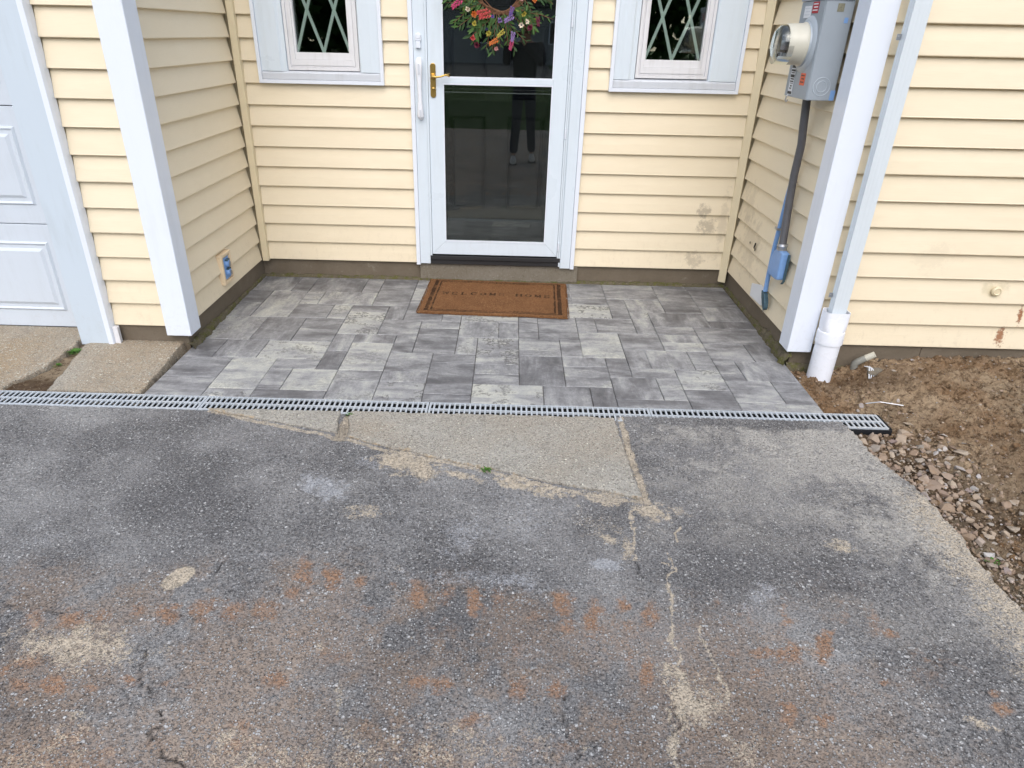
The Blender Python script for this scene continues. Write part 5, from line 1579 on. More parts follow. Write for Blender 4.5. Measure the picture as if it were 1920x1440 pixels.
# adapter: square mouth blending into a round socket
def loft(nm, rows, mat, parent, seg=36, open_top=False):
    b = MB()
    vs = []
    for (cx, cy, z, a_, b2, pw_) in rows:
        for k in range(seg):
            t = 2 * math.pi * k / seg
            c_, s_ = math.cos(t), math.sin(t)
            vs.append((cx + a_ * math.copysign(abs(c_) ** pw_, c_), cy + b2 * math.copysign(abs(s_) ** pw_, s_), z))
    fs = [(i * seg + k, i * seg + (k + 1) % seg, (i + 1) * seg + (k + 1) % seg, (i + 1) * seg + k) for i in range(len(rows) - 1) for k in range(seg)]
    b.add(vs, fs)
    return b.build(nm, mat, parent, smooth=True, fix=False)


cx, cy = 2.139, -1.398
loft('pipe_adapter', [(cx, cy, 0.300, 0.054, 0.040, 0.35), (cx, cy, 0.352, 0.0560, 0.042, 0.35), (cx, cy, 0.354, 0.0600, 0.046, 0.35), (cx, cy, 0.300, 0.0610, 0.048, 0.4), (cx, cy, 0.262, 0.0615, 0.054, 0.6),
                      (cx, cy, 0.246, 0.0615, 0.0595, 0.9), (cx, cy, 0.244, 0.0665, 0.0665, 1), (cx, cy, 0.238, 0.0680, 0.0680, 1), (cx, cy, 0.178, 0.0680, 0.0680, 1), (cx, cy, 0.176, 0.062, 0.062, 1)], M['pvc'], ds)
rows = []
for i in range(9):
    t = i / 8
    rows.append((cx - 0.006 * t, cy - 0.004 * t, 0.20 - 0.30 * t, 0.0620, 0.0620, 1))
loft('drain_pipe', rows, M['pvc'], ds)
for z in (1.598, 0.432):
    b = MB()
    b.box(2.086, 2.1035, -1.384, -1.3795, z - 0.012, z + 0.012)
    b.lathe([(0, 0.005), (0.004, 0.004)], (2.093, -1.384, z), (0, -1, 0), 8)
    b.build('strap', M['steel'], ds)

# small round plug in the siding at the far right
b = MB()
b.lathe([(0, 0.026), (0.006, 0.025), (0.010, 0.018), (0.011, 0.0175), (0.008, 0.014), (0.008, 0)], (2.972, YR - 0.0, 0.452), (0, -1, 0), 26)
o = b.build('wall_plug', M['creamtrim'], None, smooth=True)
tag(o, 'round cream plug set in a yellowed patch of the far right siding', 'wall plug')

# ================================================================== DOORMAT
th = math.radians(-1.9)
mc = Vector((0.352, -0.362, 0.0))
mx_, my_ = 0.484, 0.332
xs = np.linspace(-mx_, mx_, 340)
ys = np.linspace(-my_, my_, 234)
U, V = np.meshgrid(xs, ys, indexing='ij')


def seg_d(U, V, x0, y0, x1, y1):
    dx, dy = x1 - x0, y1 - y0
    t = np.clip(((U - x0) * dx + (V - y0) * dy) / (dx * dx + dy * dy + 1e-12), 0, 1)
    return np.hypot(U - x0 - t * dx, V - y0 - t * dy)


LET = {'W': [(0, 1, .25, 0, 1), (.25, 0, .5, .9, 0), (.5, .9, .75, 0, 1), (.75, 0, 1, 1, 0), (-.08, 1, .12, 1, 0), (.9, 1, 1.1, 1, 0)],
       'E': [(.1, 0, .1, 1, 1), (.1, 0, .8, 0, 0), (.1, 1, .8, 1, 0), (.1, .5, .6, .5, 0), (.8, 0, .8, .2, 0), (.8, 1, .8, .8, 0)],
       'L': [(.15, 0, .15, 1, 1), (.15, 0, .8, 0, 0), (.8, 0, .8, .22, 0), (0, 1, .3, 1, 0), (0, 0, .3, 0, 0)],
       'C': [(.9, .8, .6, 1, 0), (.6, 1, .3, .95, 1), (.3, .95, .1, .65, 1), (.1, .65, .1, .35, 1), (.1, .35, .3, .05, 1), (.3, .05, .6, 0, 0), (.6, 0, .9, .2, 0), (.9, .8, .9, 1, 0)],
       'O': [(.5, 1, .2, .85, 0), (.2, .85, .05, .5, 1), (.05, .5, .2, .15, 1), (.2, .15, .5, 0, 0), (.5, 0, .8, .15, 0), (.8, .15, .95, .5, 1), (.95, .5, .8, .85, 1), (.8, .85, .5, 1, 0)],
       'M': [(.1, 0, .1, 1, 0), (.1, 1, .5, .1, 1), (.5, .1, .9, 1, 0), (.9, 1, .9, 0, 1), (-.02, 0, .22, 0, 0), (.78, 0, 1.02, 0, 0)],
       'H': [(.1, 0, .1, 1, 1), (.9, 0, .9, 1, 1), (.1, .5, .9, .5, 0), (-.02, 0, .22, 0, 0), (-.02, 1, .22, 1, 0), (.78, 0, 1.02, 0, 0), (.78, 1, 1.02, 1, 0)]}


def print_mask(U, V):
    m = np.zeros_like(U)
    au, av = np.abs(U), np.abs(V)
    wob = (fbm(U, V, 30, 3, 61) - 0.5) * 0.004
    def band(ox, oy, wx, wy):
        d1 = np.maximum(au - ox, av - oy)  # <0 inside outer
        inner = np.maximum(au - (ox - wx), av - (oy - wy))
        return (d1 + wob < 0) & (inner + wob > 0)
    m[band(mx_ - 0.040, my_ - 0.028, 0.026, 0.011)] = 1
    m[band(mx_ - 0.078, my_ - 0.050, 0.013, 0.009)] = 1
    lh, lw = 0.044, 0.040
    x = -0.362
    for ch in 'WELCOME HOME':
        if ch != ' ':
            for (a, b_, c_, d_, thick) in LET[ch]:
                dd = seg_d(U, V, x + a * lw, 0.020 + b_ * lh, x + c_ * lw, 0.020 + d_ * lh)
                fade = 1.0 if ch not in 'E' or x < -0.2 or x > 0.3 else 0.55
                m = np.maximum(m, fade * (1 - sstep(0.0048 if thick else 0.0026, 0.0078 if thick else 0.0052, dd)))
        x += 0.0640 if ch != ' ' else 0.052
    wear = sstep(0.25, 0.50, fbm(U, V, 16, 4, 62)) * 0.5 + 0.5
    return m * wear


d_edge = np.minimum(mx_ - np.abs(U), my_ - np.abs(V))
zz = 0.003 + 0.0135 * sstep(0.0, 0.010, d_edge) + (fbm(U, V, 120, 2, 63) - 0.5) * 0.004 + (fbm(U, V, 5, 3, 64) - 0.5) * 0.006
wb = (fbm(U, V, 26, 3, 65) - 0.5) * 0.010 + (fbm(U, V, 4, 2, 67) - 0.5) * 0.012
Uw = U + wb * (np.abs(U) > mx_ - 0.03)
Vw = V + (fbm(U, V, 28, 3, 66) - 0.5) * 0.008 * (np.abs(V) > my_ - 0.02)
ct, st_ = math.cos(th), math.sin(th)
co = np.stack([mc.x + Uw * ct - Vw * st_, mc.y + Uw * st_ + Vw * ct, zz], -1).reshape(-1, 3)
idx = np.arange(U.size).reshape(U.shape)
q = np.stack([idx[:-1, :-1], idx[1:, :-1], idx[1:, 1:], idx[:-1, 1:]], -1).reshape(-1, 4)
me = npmesh('doormat', co, q, 4)
me.attributes.new('print', 'FLOAT', 'POINT').data.foreach_set('value', print_mask(U, V).reshape(-1).astype(np.float32))
me.materials.append(M['coir'])
mat_o = bpy.data.objects.new('doormat', me)
link(mat_o)
tag(mat_o, 'brown coir doormat reading WELCOME HOME on the pavers at the front door', 'doormat')
# coir fibres
nf = 46000
fu, fv = rng.uniform(-mx_, mx_, nf), rng.uniform(-my_, my_, nf)
edge_n = 9000
sd_ = rng.integers(0, 4, edge_n)
t_ = rng.uniform(-1, 1, edge_n)
fu[:edge_n] = np.where(sd_ == 0, -mx_, np.where(sd_ == 1, mx_, t_ * mx_))
fv[:edge_n] = np.where(sd_ == 2, -my_, np.where(sd_ == 3, my_, t_ * my_))
ang = rng.uniform(0, 2 * np.pi, nf)
ln = rng.uniform(0.004, 0.009, nf)
lean = rng.uniform(0.2, 1.1, nf)
wd = 0.0005
bz = np.where(np.arange(nf) < edge_n, rng.uniform(0.003, 0.013, nf), 0.0125)
dxy = ln * np.sin(lean)
out_x = np.where(np.arange(nf) < edge_n, np.where(sd_[np.minimum(np.arange(nf), edge_n - 1)] == 0, -1, np.where(sd_[np.minimum(np.arange(nf), edge_n - 1)] == 1, 1, 0)), 0)
out_y = np.where(np.arange(nf) < edge_n, np.where(sd_[np.minimum(np.arange(nf), edge_n - 1)] == 2, -1, np.where(sd_[np.minimum(np.arange(nf), edge_n - 1)] == 3, 1, 0)), 0)
tu, tv = fu + dxy * np.cos(ang) * 0.7 + out_x * ln * 0.7, fv + dxy * np.sin(ang) * 0.7 + out_y * ln * 0.7
tz = bz + ln * np.cos(lean)
px_, py_ = -np.sin(ang) * wd, np.cos(ang) * wd
A = np.stack([fu - px_, fv - py_, bz], 1)
B = np.stack([fu + px_, fv + py_, bz], 1)
Cc = np.stack([tu, tv, tz], 1)
W = np.stack([A, B, Cc], 1).reshape(-1, 3)
W = np.stack([mc.x + W[:, 0] * ct - W[:, 1] * st_, mc.y + W[:, 0] * st_ + W[:, 1] * ct, W[:, 2]], 1)
me = npmesh('coir_fibres', W, np.arange(nf * 3).reshape(-1, 3), 3)
pv = print_mask(fu.reshape(1, -1), fv.reshape(1, -1)).reshape(-1)
me.attributes.new('print', 'FLOAT', 'POINT').data.foreach_set('value', np.repeat(pv, 3).astype(np.float32))
me.materials.append(M['coir'])
o = bpy.data.objects.new('coir_fibres', me)
link(o, mat_o)
o['kind'] = 'stuff'

# ================================================================== WREATH
wc = Vector((0.345, -0.052, 1.845))
wr = empty('wreath', tuple(wc))
tag(wr, 'floral wreath of green sprigs and bright flowers hung on the storm door glass', 'wreath')
R0 = 0.148
b = MB()
rw = random.Random(21)
for s in range(9):
    ph, ph2 = rw.uniform(0, 6.28), rw.uniform(0, 6.28)
    rr = R0 + rw.uniform(-0.016, 0.016)
    fr = rw.choice([2, 3, 4])
    pts = []
    for k in range(49):
        a = 2 * math.pi * k / 48
        q_ = rr + 0.010 * math.sin(fr * a + ph)
        pts.append((wc.x + q_ * math.cos(a), wc.y + 0.012 * math.sin((fr + 1) * a + ph2), wc.z + q_ * math.sin(a)))
    b.tube(pts, rw.uniform(0.0022, 0.0042), 6, cap=False)
b.build('twig_ring', M['twig'], wr, smooth=True)


def leaf(b, base, d, up, L, W, droop=0.25):
    d = d.normalized()
    s = d.cross(up).normalized()
    n = s.cross(d)
    P = []
    for t, w in ((0, 0.08), (0.3, 0.85), (0.6, 1.0), (0.85, 0.55), (1.0, 0.0)):
        c = base + d * L * t - n * L * droop * t * t
        P.append((c - s * W * w / 2 + n * 0.15 * W * w, c, c + s * W * w / 2 + n * 0.15 * W * w))
    vs = [q for r in P for q in r]
    fs = []
    for i in range(4):
        for j in (0, 1):
            fs.append((3 * i + j, 3 * i + j + 1, 3 * i + j + 4, 3 * i + j + 3))
    b.add(vs, fs)


FR = Vector((0, -1, 0))
def sprig(theta, L, sweep, mats, lsize, dens, depth=0.0, r0=R0):
    b = MB()
    p0 = wc + Vector((math.cos(theta) * r0, rw.uniform(-0.02, 0.0) - depth, math.sin(theta) * r0))
    d0 = theta + sweep
    pts = []
    for k in range(7):
        t = k / 6
        a = d0 + 0.35 * sweep * t
        pts.append(p0 + Vector((math.cos(a) * L * t, -0.010 * math.sin(t * 3) - rw.uniform(0, 0.004) - 0.018 * t, math.sin(a) * L * t - 0.03 * L * t * t * 3)))
    b.cur = 0
    b.tube(pts, [0.0018] * 6 + [0.0008], 5)
    nl = int(dens)
    for k in range(nl):
        t = 0.12 + 0.88 * k / nl
        i = min(5, int(t * 6))
        p = pts[i].lerp(pts[i + 1], t * 6 - i)
        d = (pts[i + 1] - pts[i]).normalized()
        sd_ = d.cross(FR) * (1 if k % 2 else -1)
        dd = d * rw.uniform(0.6, 1.2) + sd_ * rw.uniform(0.3, 0.9) + FR * rw.uniform(-0.15, 0.5)
        b.cur = rw.choice([1, 1, 2])
        leaf(b, p, dd, FR + Vector((rw.uniform(-.5, .5), 0, rw.uniform(-.5, .5))), lsize * rw.uniform(0.7, 1.25), lsize * rw.uniform(0.2, 0.32), rw.uniform(0, 0.4))
    return b.build('leaf_sprig', [M['twig'] if mats != 2 else M['leafm'], M[('leafd', 'leafm', 'leafy')[mats]], M[('leafm', 'leafd', 'leafm')[mats]]], wr, fix=False)


for i in range(88):
    th_ = 2 * math.pi * i / 88 + rw.uniform(-.08, .08)
    low = math.sin(th_) < 0.3
    L = rw.uniform(0.07, 0.215) * (1.0 if not low else 1.05)
    m_ = rw.choice([0, 0, 1, 1, 1, 2] if i % 3 else [0, 1, 2])
    sprig(th_, L, rw.uniform(-0.75, 0.25) if math.cos(th_) < 0 else rw.uniform(-0.25, 0.65), m_, rw.choice([0.034, 0.045, 0.062]) if m_ != 2 else 0.030, rw.randint(6, 12))
for th_, L, sw in ((-2.45, 0.205, -0.1), (-1.95, 0.20, -0.15), (-1.7, 0.215, 0.0), (-1.35, 0.21, 0.05), (-2.75, 0.20, -0.2), (-0.45, 0.16, 0.3), (-2.2, 0.2, -0.3), (-0.7, 0.16, -0.2)):
    sprig(th_, L, sw, 0 if L > 0.206 else 1, 0.045, 14)


def bloom(p, r, mat, kind):
    r *= 0.86
    b = MB()
    p = Vector(p)
    ax = Vector((rw.uniform(-.4, .4), -1, rw.uniform(-.5, .2))).normalized()
    if kind == 'spike':
        d = Vector((mat[1][0], -0.1, mat[1][1])).normalized()
        for k in range(26):
            t = k / 26
            a = k * 2.4
            c = p + d * (t * r * 3.2) + (d.cross(FR) * math.cos(a) + FR * abs(math.sin(a))) * r * 0.30 * (1.1 - t)
            leaf(b, c, (d * 0.7 + d.cross(FR) * math.cos(a) + FR * math.sin(a)), FR, r * 0.75, r * 0.40, 0.1)
        return b.build('flower_spike', M[mat[0]], wr, fix=False)
    s = ax.cross(Vector((0, 0, 1))).normalized()
    t_ = ax.cross(s)
    npet = 7 if kind == 'full' else 6
    for lay in range(3 if kind == 'full' else 1):
        for k in range(npet):
            a = 2 * math.pi * (k + 0.4 * lay) / npet + rw.uniform(-.15, .15)
            d = (s * math.cos(a) + t_ * math.sin(a)) * (1 - 0.30 * lay) + ax * (0.45 + 0.6 * lay + rw.uniform(-.2, .2))
            leaf(b, p, d, ax, r * (1.0 - 0.22 * lay) * rw.uniform(.85, 1.1), r * 0.72, rw.uniform(-0.15, 0.3))
    o = b.build('flower', M[mat], wr, fix=False)
    if kind != 'full':
        cb = MB()
        cb.lathe([(0, r * 0.24), (r * 0.15, r * 0.2), (r * 0.2, 0)], p + ax * r * 0.08, ax, 10)
        cb.build('flower_centre', M['f_navy' if mat == 'f_creamf' else 'f_yellow'], o, smooth=True)
    return o


FY = -0.115
bloom((0.118, FY, 1.752), 0.026, ('f_pink', (-1, -0.75)), 'spike')
bloom((0.290, FY, 1.680), 0.026, ('f_coral', (-1, -0.28)), 'spike')
bloom((0.270, FY + .01, 1.690), 0.024, ('f_coral', (-1, -0.1)), 'spike')
bloom((0.190, FY, 1.676), 0.024, 'f_orange', 'full')
bloom((0.152, FY, 1.700), 0.020, 'f_creamf', 'full')
bloom((0.341, FY, 1.648), 0.021, 'f_purple', 'full')
bloom((0.425, FY, 1.672), 0.022, ('f_purple', (-1, -0.55)), 'spike')
bloom((0.418, FY, 1.72), 0.018, ('f_violet', (-0.3, -1)), 'spike')
bloom((0.484, FY, 1.682), 0.020, 'f_yellow', 'full')
bloom((0.473, FY, 1.625), 0.021, 'f_creamf', 'daisy')
bloom((0.503, FY, 1.643), 0.019, 'f_creamf', 'daisy')
bloom((0.525, FY, 1.612), 0.024, 'f_burg', 'full')
bloom((0.567, FY, 1.672), 0.018, ('f_burg', (0.1, -1)), 'spike')
bloom((0.372, FY, 1.595), 0.019, ('f_yellow', (-1, -0.8)), 'spike')
bloom((0.335, FY, 1.548), 0.021, ('f_orange', (-1, -0.5)), 'spike')
bloom((0.426, FY, 1.590), 0.019, ('f_purple', (-0.15, -1)), 'spike')
bloom((0.420, FY, 1.545), 0.019, ('f_pink', (-0.25, -1)), 'spike')
bloom((0.181, FY, 1.552), 0.020, 'f_coral', 'full')
bloom((0.208, FY, 1.515), 0.025, 'f_burg', 'full')
bloom((0.278, FY, 1.578), 0.022, 'f_yellow', 'full')
bloom((0.322, FY, 1.498), 0.018, 'f_blush', 'full')
bloom((0.545, FY, 1.755), 0.021, 'f_orange', 'full')
bloom((0.470, FY, 1.765), 0.021, 'f_blush', 'full')
bloom((0.191, FY, 1.628), 0.019, 'f_yellow', 'full')
bloom((0.30, FY, 1.665), 0.013, 'f_violet', 'full')
bloom((0.265, FY, 1.60), 0.012, 'f_navy', 'full')
for k in range(16):
    a = rw.uniform(0.1, 3.0)
    r = rw.uniform(0.15, 0.30)
    bloom((wc.x + r * math.cos(a), FY, wc.z + r * math.sin(a)), rw.uniform(0.018, 0.026), 'f_' + rw.choice(['pink', 'orange', 'purple', 'yellow', 'burg', 'creamf', 'coral', 'blush']), 'full')

# ================================================================== WEEDS, DEBRIS
def weed(x, y, z, r, n, label, seed):
    rr = random.Random(seed)
    b = MB()
    for k in range(n):
        a = rr.uniform(0, 6.28)
        q = rr.uniform(0, r * 0.7)
        base = Vector((x + q * math.cos(a), y + q * math.sin(a) * 0.6, z))
        for j in range(3):
            aa = a + rr.uniform(-1, 1)
            leaf(b, base + Vector((0, 0, j * 0.003)), Vector((math.cos(aa), math.sin(aa), rr.uniform(0.3, 1.1))), Vector((0, 0, 1)), rr.uniform(0.4, 0.9) * r * 0.55, r * 0.16, 0.35)
    o = b.build('weed', M['weed'], None, fix=False)
    tag(o, label, 'weed')


weed(-1.905, -1.435, 0.015, 0.060, 30, 'green weed tuft in the joint between the two concrete apron slabs near the garage trim', 1)
weed(-1.925, -1.575, 0.000, 0.035, 12, 'thin mossy sprout further down the joint between the apron slabs', 4)
weed(0.360, -2.442, 0.000, 0.032, 16, 'small mossy weed at the crack between the large concrete wedge and the asphalt', 2)
weed(2.155, -2.905, -0.012, 0.030, 8, 'tiny bright green seedling at the right asphalt edge', 3)
weed(-0.288, -2.005, -0.006, 0.030, 14, 'moss tuft in the joint between the two concrete wedges at the drain grate', 5)

M['elbow'] = plain('dirty_grey_plastic', (0.27, 0.27, 0.24), 0.6, var=0.35, scale=30)
ps = MB()
ps.tube([(2.345, -1.345, -0.02), (2.335, -1.352, 0.020), (2.332, -1.356, 0.040), (2.350, -1.366, 0.062), (2.372, -1.376, 0.082)], [0.021, 0.019, 0.018, 0.018, 0.017], 14)
pse = empty('pipe_stub', (2.35, -1.36, 0))
tag(pse, 'grey plastic pipe elbow sticking out of the soil beside the drain pipe', 'pipe stub')
ps.build('pipe_elbow', M['elbow'], pse, smooth=True)
MB().tube([(2.3725, -1.3765, 0.0825), (2.405, -1.392, 0.112)], [0.0175, 0.0165], 14).build('pipe_end', M['meterbeige'], pse, smooth=True)
b = MB()
b.prism([(2.360, -1.46), (2.395, -1.475), (2.455, -1.425), (2.445, -1.395), (2.375, -1.405)], 0.022, 0.040, 'z')
o = b.build('concrete_chip', M['step'], None, bevel=0.004)
o.rotation_euler = (0, 0, 0)
tag(o, 'flat triangular concrete chip lying beside the pipe elbow', 'concrete chip')
b = MB()
for k in range(3):
    b.tube([(2.365 + .012 * k, -1.40, 0.045), (2.375 + .010 * k, -1.43, 0.052 - .004 * k), (2.368 + .014 * k, -1.455, 0.030), (2.36 + .01 * k, -1.485, 0.012)], 0.0028, 6)
o = b.build('cable_scrap', M['white'], None)
tag(o, 'frayed white cable scrap hanging over the concrete chip', 'cable')
hz = float(soil_h(2.3, -1.76)) + 0.022
b = MB()
b.tube([(2.225, -1.752, hz), (2.30, -1.742, hz + 0.006)], 0.0028, 6)
b.tube([(2.300, -1.742, hz + 0.006), (2.395, -1.782, hz + 0.010)], 0.0032, 6)
o = b.build('metal_strip', M['steel'], None)
tag(o, 'thin bent metal strip lying on the soil above the end of the drain grate', 'metal strip')

# ================================================================== PERSON taking the photograph (seen mirrored in the door glass)
def skin_mesh(name, V, E, mat, parent, root=0, sub=2):
    me = bpy.data.meshes.new(name)
    bm = bmesh.new()
    lay = bm.verts.layers.skin.verify()
    vs = []
    for i, (x, y, z, rx, *r) in enumerate(V):
        v = bm.verts.new((x, y, z))
        v[lay].radius = (rx, r[0] if r else rx)
        v[lay].use_root = (i == root)
        vs.append(v)
    for a, b_ in E:
        bm.edges.new((vs[a], vs[b_]))
    bm.to_mesh(me)
    bm.free()
    me.materials.append(mat)
    o = bpy.data.objects.new(name, me)
    link(o, parent)
    o.modifiers.new('skin', 'SKIN').use_smooth_shade = True
    s = o.modifiers.new('sub', 'SUBSURF')
    s.levels = s.render_levels = sub
    return o


PXc, PYc = 0.58, -5.36
person = empty('person', (PXc, PYc, 0))
tag(person, 'person in dark jacket and jeans holding up a phone to photograph the entry', 'person')
x, y = PXc, PYc
Lf, Rf = (0.455, -5.28), (0.715, -5.50)
# jeans: hips, legs
V = [(x, y, 0.93, .15, .11), (x - .085, y, 0.86, .088), (x - .095, y + .03, 0.50, .066), (Lf[0], Lf[1] - .06, 0.10, .062), (x + .085, y, 0.86, .088), (x + .10, y - .02, 0.50, .066), (Rf[0], Rf[1] - .06, 0.10, .062), (x, y, 1.02, .15, .11)]
skin_mesh('jeans', V, [(0, 1), (1, 2), (2, 3), (0, 4), (4, 5), (5, 6), (0, 7)], M['jeans'], person)
# jacket: torso and arms reaching the phone near the camera point
px, py, pz = 0.436, -4.835, 1.575
V = [(x, y, 0.95, .165, .12), (x, y, 1.15, .16, .115), (x, y + .005, 1.36, .19, .12), (x, y + .0, 1.46, .10, .085),
     (x - .19, y + .01, 1.43, .075), (x - .25, y + .16, 1.23, .058), (px - .10, py - .13, 1.47, .042),
     (x + .19, y + .01, 1.43, .075), (x + .22, y + .17, 1.23, .058), (px + .12, py - .13, 1.47, .042)]
skin_mesh('jacket', V, [(0, 1), (1, 2), (2, 3), (2, 4), (4, 5), (5, 6), (2, 7), (7, 8), (8, 9)], M['jacket'], person)
# body: legs, trunk, neck, head, forearms, hands with fingers in one skin
V = [(x, y, 0.92, .09), (x - .085, y, 0.86, .06), (x - .095, y + .03, 0.50, .045), (Lf[0], Lf[1] - .06, 0.08, .035), (x + .085, y, 0.86, .06), (x + .10, y - .02, 0.50, .045), (Rf[0], Rf[1] - .06, 0.08, .035),
     (x, y, 1.15, .10), (x, y, 1.38, .11), (x, y + .01, 1.50, .058), (x, y + .02, 1.57, .060), (x, y + .035, 1.635, .082), (x, y + .03, 1.70, .090), (x, y + .015, 1.76, .062)]
E = [(0, 1), (1, 2), (2, 3), (0, 4), (4, 5), (5, 6), (0, 7), (7, 8), (8, 9), (9, 10), (10, 11), (11, 12), (12, 13)]
n0 = len(V)
for s in (-1, 1):
    sh = len(V)
    V += [(x + s * .17, y + .01, 1.42, .05), (x + s * .235, y + .165, 1.23, .038), (px + s * .11, py - .13, 1.475, .028), (px + s * .098, py - .075, 1.520, .034, .016), (px + s * .090, py - .035, 1.555, .036, .015)]
    E += [(8, sh), (sh, sh + 1), (sh + 1, sh + 2), (sh + 2, sh + 3), (sh + 3, sh + 4)]
    for k, (dz, ln_) in enumerate(((-.030, .050), (-.008, .060), (.014, .060), (.036, .050))):
        a = len(V)
        V += [(px + s * .092, py - .020, 1.560 + dz, .0095), (px + s * .086, py + .004, 1.566 + dz, .0088), (px + s * .062, py + .012, 1.568 + dz, .0075)]
        E += [(sh + 4, a), (a, a + 1), (a + 1, a + 2)]
    a = len(V)
    V += [(px + s * .070, py - .040, 1.540, .011), (px + s * .045, py - .030, 1.556, .009)]
    E += [(sh + 4, a), (a, a + 1)]
skin_mesh('body', V, E, M['skin'], person, 0, 2)
for i_, (fx, fy) in enumerate((Lf, Rf)):
    b = MB()
    rows = [(-.10, .030, .045, .075), (-.06, .038, .048, .085), (0.0, .040, .040, .080), (.06, .046, .030, .062), (.12, .046, .024, .046), (.165, .034, .018, .030), (.18, .012, .014, .020)]
    seg = 14
    vs = []
    for (dy, hw, _, h) in rows:
        for k in range(seg):
            t = 2 * math.pi * k / seg
            vs.append((fx + hw * math.cos(t), fy + dy, max(0.0, h / 2 + h / 2 * math.sin(t)) if math.sin(t) > -0.6 else 0.0))
    fs = [(i * seg + k, i * seg + (k + 1) % seg, (i + 1) * seg + (k + 1) % seg, (i + 1) * seg + k) for i in range(len(rows) - 1) for k in range(seg)]
    fs += [tuple(range(seg)), tuple((len(rows) - 1) * seg + k for k in range(seg))]
    b.add(vs, fs)
    s_ = b.build('shoe', M['shoe'], person, smooth=True)
    b = MB()
    b.box(fx - .046, fx + .046, fy - .10, fy + .165, -0.012, 0.014)
    b.build('shoe_sole', M['rubber'], s_, bevel=0.006)
    b = MB()
    for k in range(3):
        b.box(fx - .030, fx + .030, fy + .02 + .03 * k, fy + .030 + .03 * k, 0.062 - .009 * k, 0.073 - .009 * k)
    b.build('lace', M['white'], s_, bevel=0.002)
hb = MB()
hb.lathe([(-0.005, 0.094), (0.03, 0.099), (0.065, 0.090), (0.095, 0.060), (0.108, 0.0)], (x, y + .010, 1.70), (0, -0.25, 1), 18)
hb.build('hair', M['hair'], person, smooth=True)
fc = MB()
for s in (-1, 1):
    fc.lathe([(0, 0.012), (0.004, 0.009), (0.006, 0)], (x + s * .032, y + .112, 1.665), (0, 1, 0), 10)
fc.build('eye', M['ink'], person)
fc = MB()
fc.lathe([(0, 0.016), (0.016, 0.010), (0.022, 0)], (x, y + .105, 1.632), (0, 1, -0.2), 10)
for s in (-1, 1):
    fc.lathe([(0, 0.024), (0.010, 0.026), (0.014, 0.012)], (x + s * .085, y + .02, 1.655), (s, 0.2, 0), 12)
fc.build('nose_and_ears', M['skin'], person, smooth=True)
fc = MB()
fc.box(x - .024, x + .024, y + .100, y + .1045, 1.592, 1.598)
fc.build('mouth', M['f_burg'], person)
ph = MB().box(px - .080, px + .080, py + 0.001, py + .009, pz - .038, pz + .038).build('mobile_phone', M['phone'], None, bevel=0.004)
tag(ph, 'black mobile phone held sideways by the person', 'phone')

# ================================================================== FAR SIDE OF THE ROAD (mirrored in glass)
def tree(x, y, h, r, seed, label):
    rt = np.random.default_rng(seed)
    t = empty('tree', (x, y, -0.07))
    tag(t, label, 'tree', None)
    b = MB()
    b.tube([(x, y, -0.1), (x + .1, y, h * .2), (x - .1, y + .1, h * .45), (x, y, h * .8)], [r * .10, r * .075, r * .05, r * .02], 9)
    for k in range(6):
        a = k * 1.05
        b.tube([(x, y, h * (.28 + .05 * k)), (x + math.cos(a) * r * .35, y + math.sin(a) * r * .35, h * (.42 + .05 * k)), (x + math.cos(a) * r * .7, y + math.sin(a) * r * .7, h * (.5 + .05 * k))], [r * .035, r * .02, r * .008], 6)
    b.build('trunk', M['bark'], t)
    n = 5200
    cl = rt.normal(0, 1, (46, 3))
    cl /= np.linalg.norm(cl, axis=1)[:, None]
    cl *= rt.uniform(0.45, 0.95, (46, 1))
    c = cl[rt.integers(0, 46, n)] + rt.normal(0, 0.17, (n, 3))
    P = np.stack([x + c[:, 0] * r, y + c[:, 1] * r, h * 0.62 + c[:, 2] * h * 0.36], 1)
    s = rt.uniform(0.10, 0.24, (n, 1))
    u = rt.normal(0, 1, (n, 3)); u /= np.linalg.norm(u, axis=1)[:, None]
    w = np.cross(u, rt.normal(0, 1, (n, 3))); w /= np.linalg.norm(w, axis=1)[:, None]
    co = np.stack([P - u * s, P + w * s * .5, P + u * s, P - w * s * .5], 1).reshape(-1, 3)
    me = npmesh('crown', co, np.arange(n * 4).reshape(-1, 4), 4)
    me.materials.append(M['crown'])
    o = bpy.data.objects.new('crown', me)
    link(o, t)


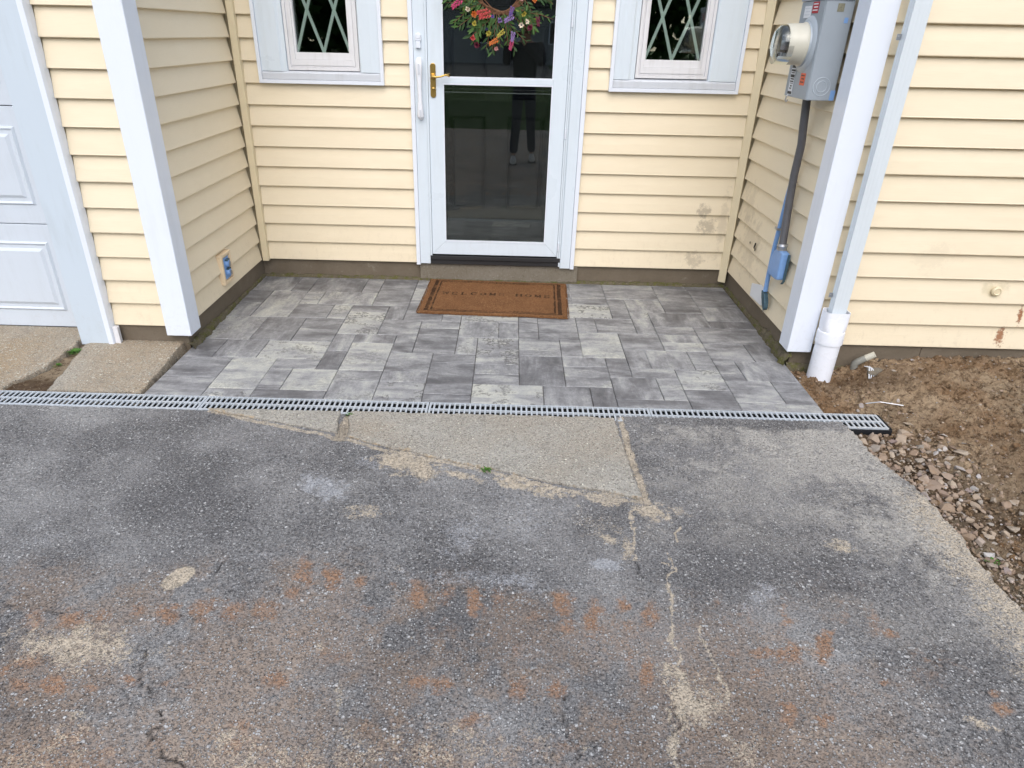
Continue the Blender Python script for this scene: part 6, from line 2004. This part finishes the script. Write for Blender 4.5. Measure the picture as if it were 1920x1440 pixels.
for args in ((-13, -40, 13, 5.5, 1, 'tall leafy tree left of the grey house across the road'), (13, -39, 14, 6, 2, 'large leafy tree right of the grey house across the road'),
             (-6.5, -46, 15, 6, 3, 'dark leafy tree rising behind the left end of the grey house'), (7, -47, 14, 6, 4, 'dark leafy tree rising behind the right end of the grey house'), (24, -36, 12, 5, 5, 'rightmost leafy tree across the road'), (-24, -38, 13, 6, 6, 'leftmost leafy tree across the road')):
    tree(*args)
nh = empty('grey_house', (-1, -41, -0.07))
tag(nh, 'low grey-sided house across the road facing the entry', 'house')
MB().box(-7, 5, -45, -41, -0.08, 2.9).build('wall', M['grey_siding'], nh)
b = MB()
b.prism([(-45.4, 2.9), (-43, 5.0), (-40.6, 2.9)], -7.4, 5.4, 'x')
b.build('roof', M['roof'], nh)
for xw in (-5.5, -1.2, 3.0):
    f_ = MB().box(xw - .6, xw + .6, -41.0, -40.94, 1.0, 2.2).build('window', M['trim'], nh)
    MB().box(xw - .52, xw + .52, -40.94, -40.93, 1.08, 2.12).build('pane', M['glassy_dark'], f_)
MB().box(0.4, 1.3, -41.0, -40.93, 0.0, 2.1).build('door', M['jamb'], nh)

# dense band of trees closing the view beyond the houses
rt = np.random.default_rng(77)
n = 60000
cx_ = rt.uniform(-75, 75, 420)
cy_ = rt.uniform(-66, -52, 420)
cz_ = rt.uniform(0.5, 12, 420)
ci = rt.integers(0, 420, n)
P = np.stack([cx_[ci], cy_[ci], cz_[ci]], 1) + rt.normal(0, 1, (n, 3)) * np.array([2.6, 1.6, 1.7])
s = rt.uniform(0.35, 0.8, (n, 1))
u = rt.normal(0, 1, (n, 3)); u /= np.linalg.norm(u, axis=1)[:, None]
w = np.cross(u, rt.normal(0, 1, (n, 3))); w /= np.linalg.norm(w, axis=1)[:, None]
me = npmesh('distant_trees', np.stack([P - u * s, P + w * s * .6, P + u * s, P - w * s * .6], 1).reshape(-1, 3), np.arange(n * 4).reshape(-1, 4), 4)
me.materials.append(M['crown'])
o = bpy.data.objects.new('distant_trees', me)
link(o)
tag(o, label='dark band of woodland beyond the houses across the road', kind='stuff')

# stub road edge grass between the driveway and the road
ng = 26000
gx, gy = rng.uniform(-3.1, 2.2, ng), rng.uniform(-15, -9.05, ng)
gh = rng.uniform(0.03, 0.08, ng)
ga = rng.uniform(0, 6.28, ng)
A = np.stack([gx - .004, gy, np.full(ng, -.03)], 1)
B = np.stack([gx + .004, gy, np.full(ng, -.03)], 1)
Cc = np.stack([gx + np.cos(ga) * .02, gy + np.sin(ga) * .02, -.03 + gh], 1)
me = npmesh('grass_blades', np.stack([A, B, Cc], 1).reshape(-1, 3), np.arange(ng * 3).reshape(-1, 3), 3)
me.materials.append(M['grass'])
o = bpy.data.objects.new('grass_blades', me)
link(o)
tag(o, 'short lawn grass between the driveway and the road', kind='stuff')
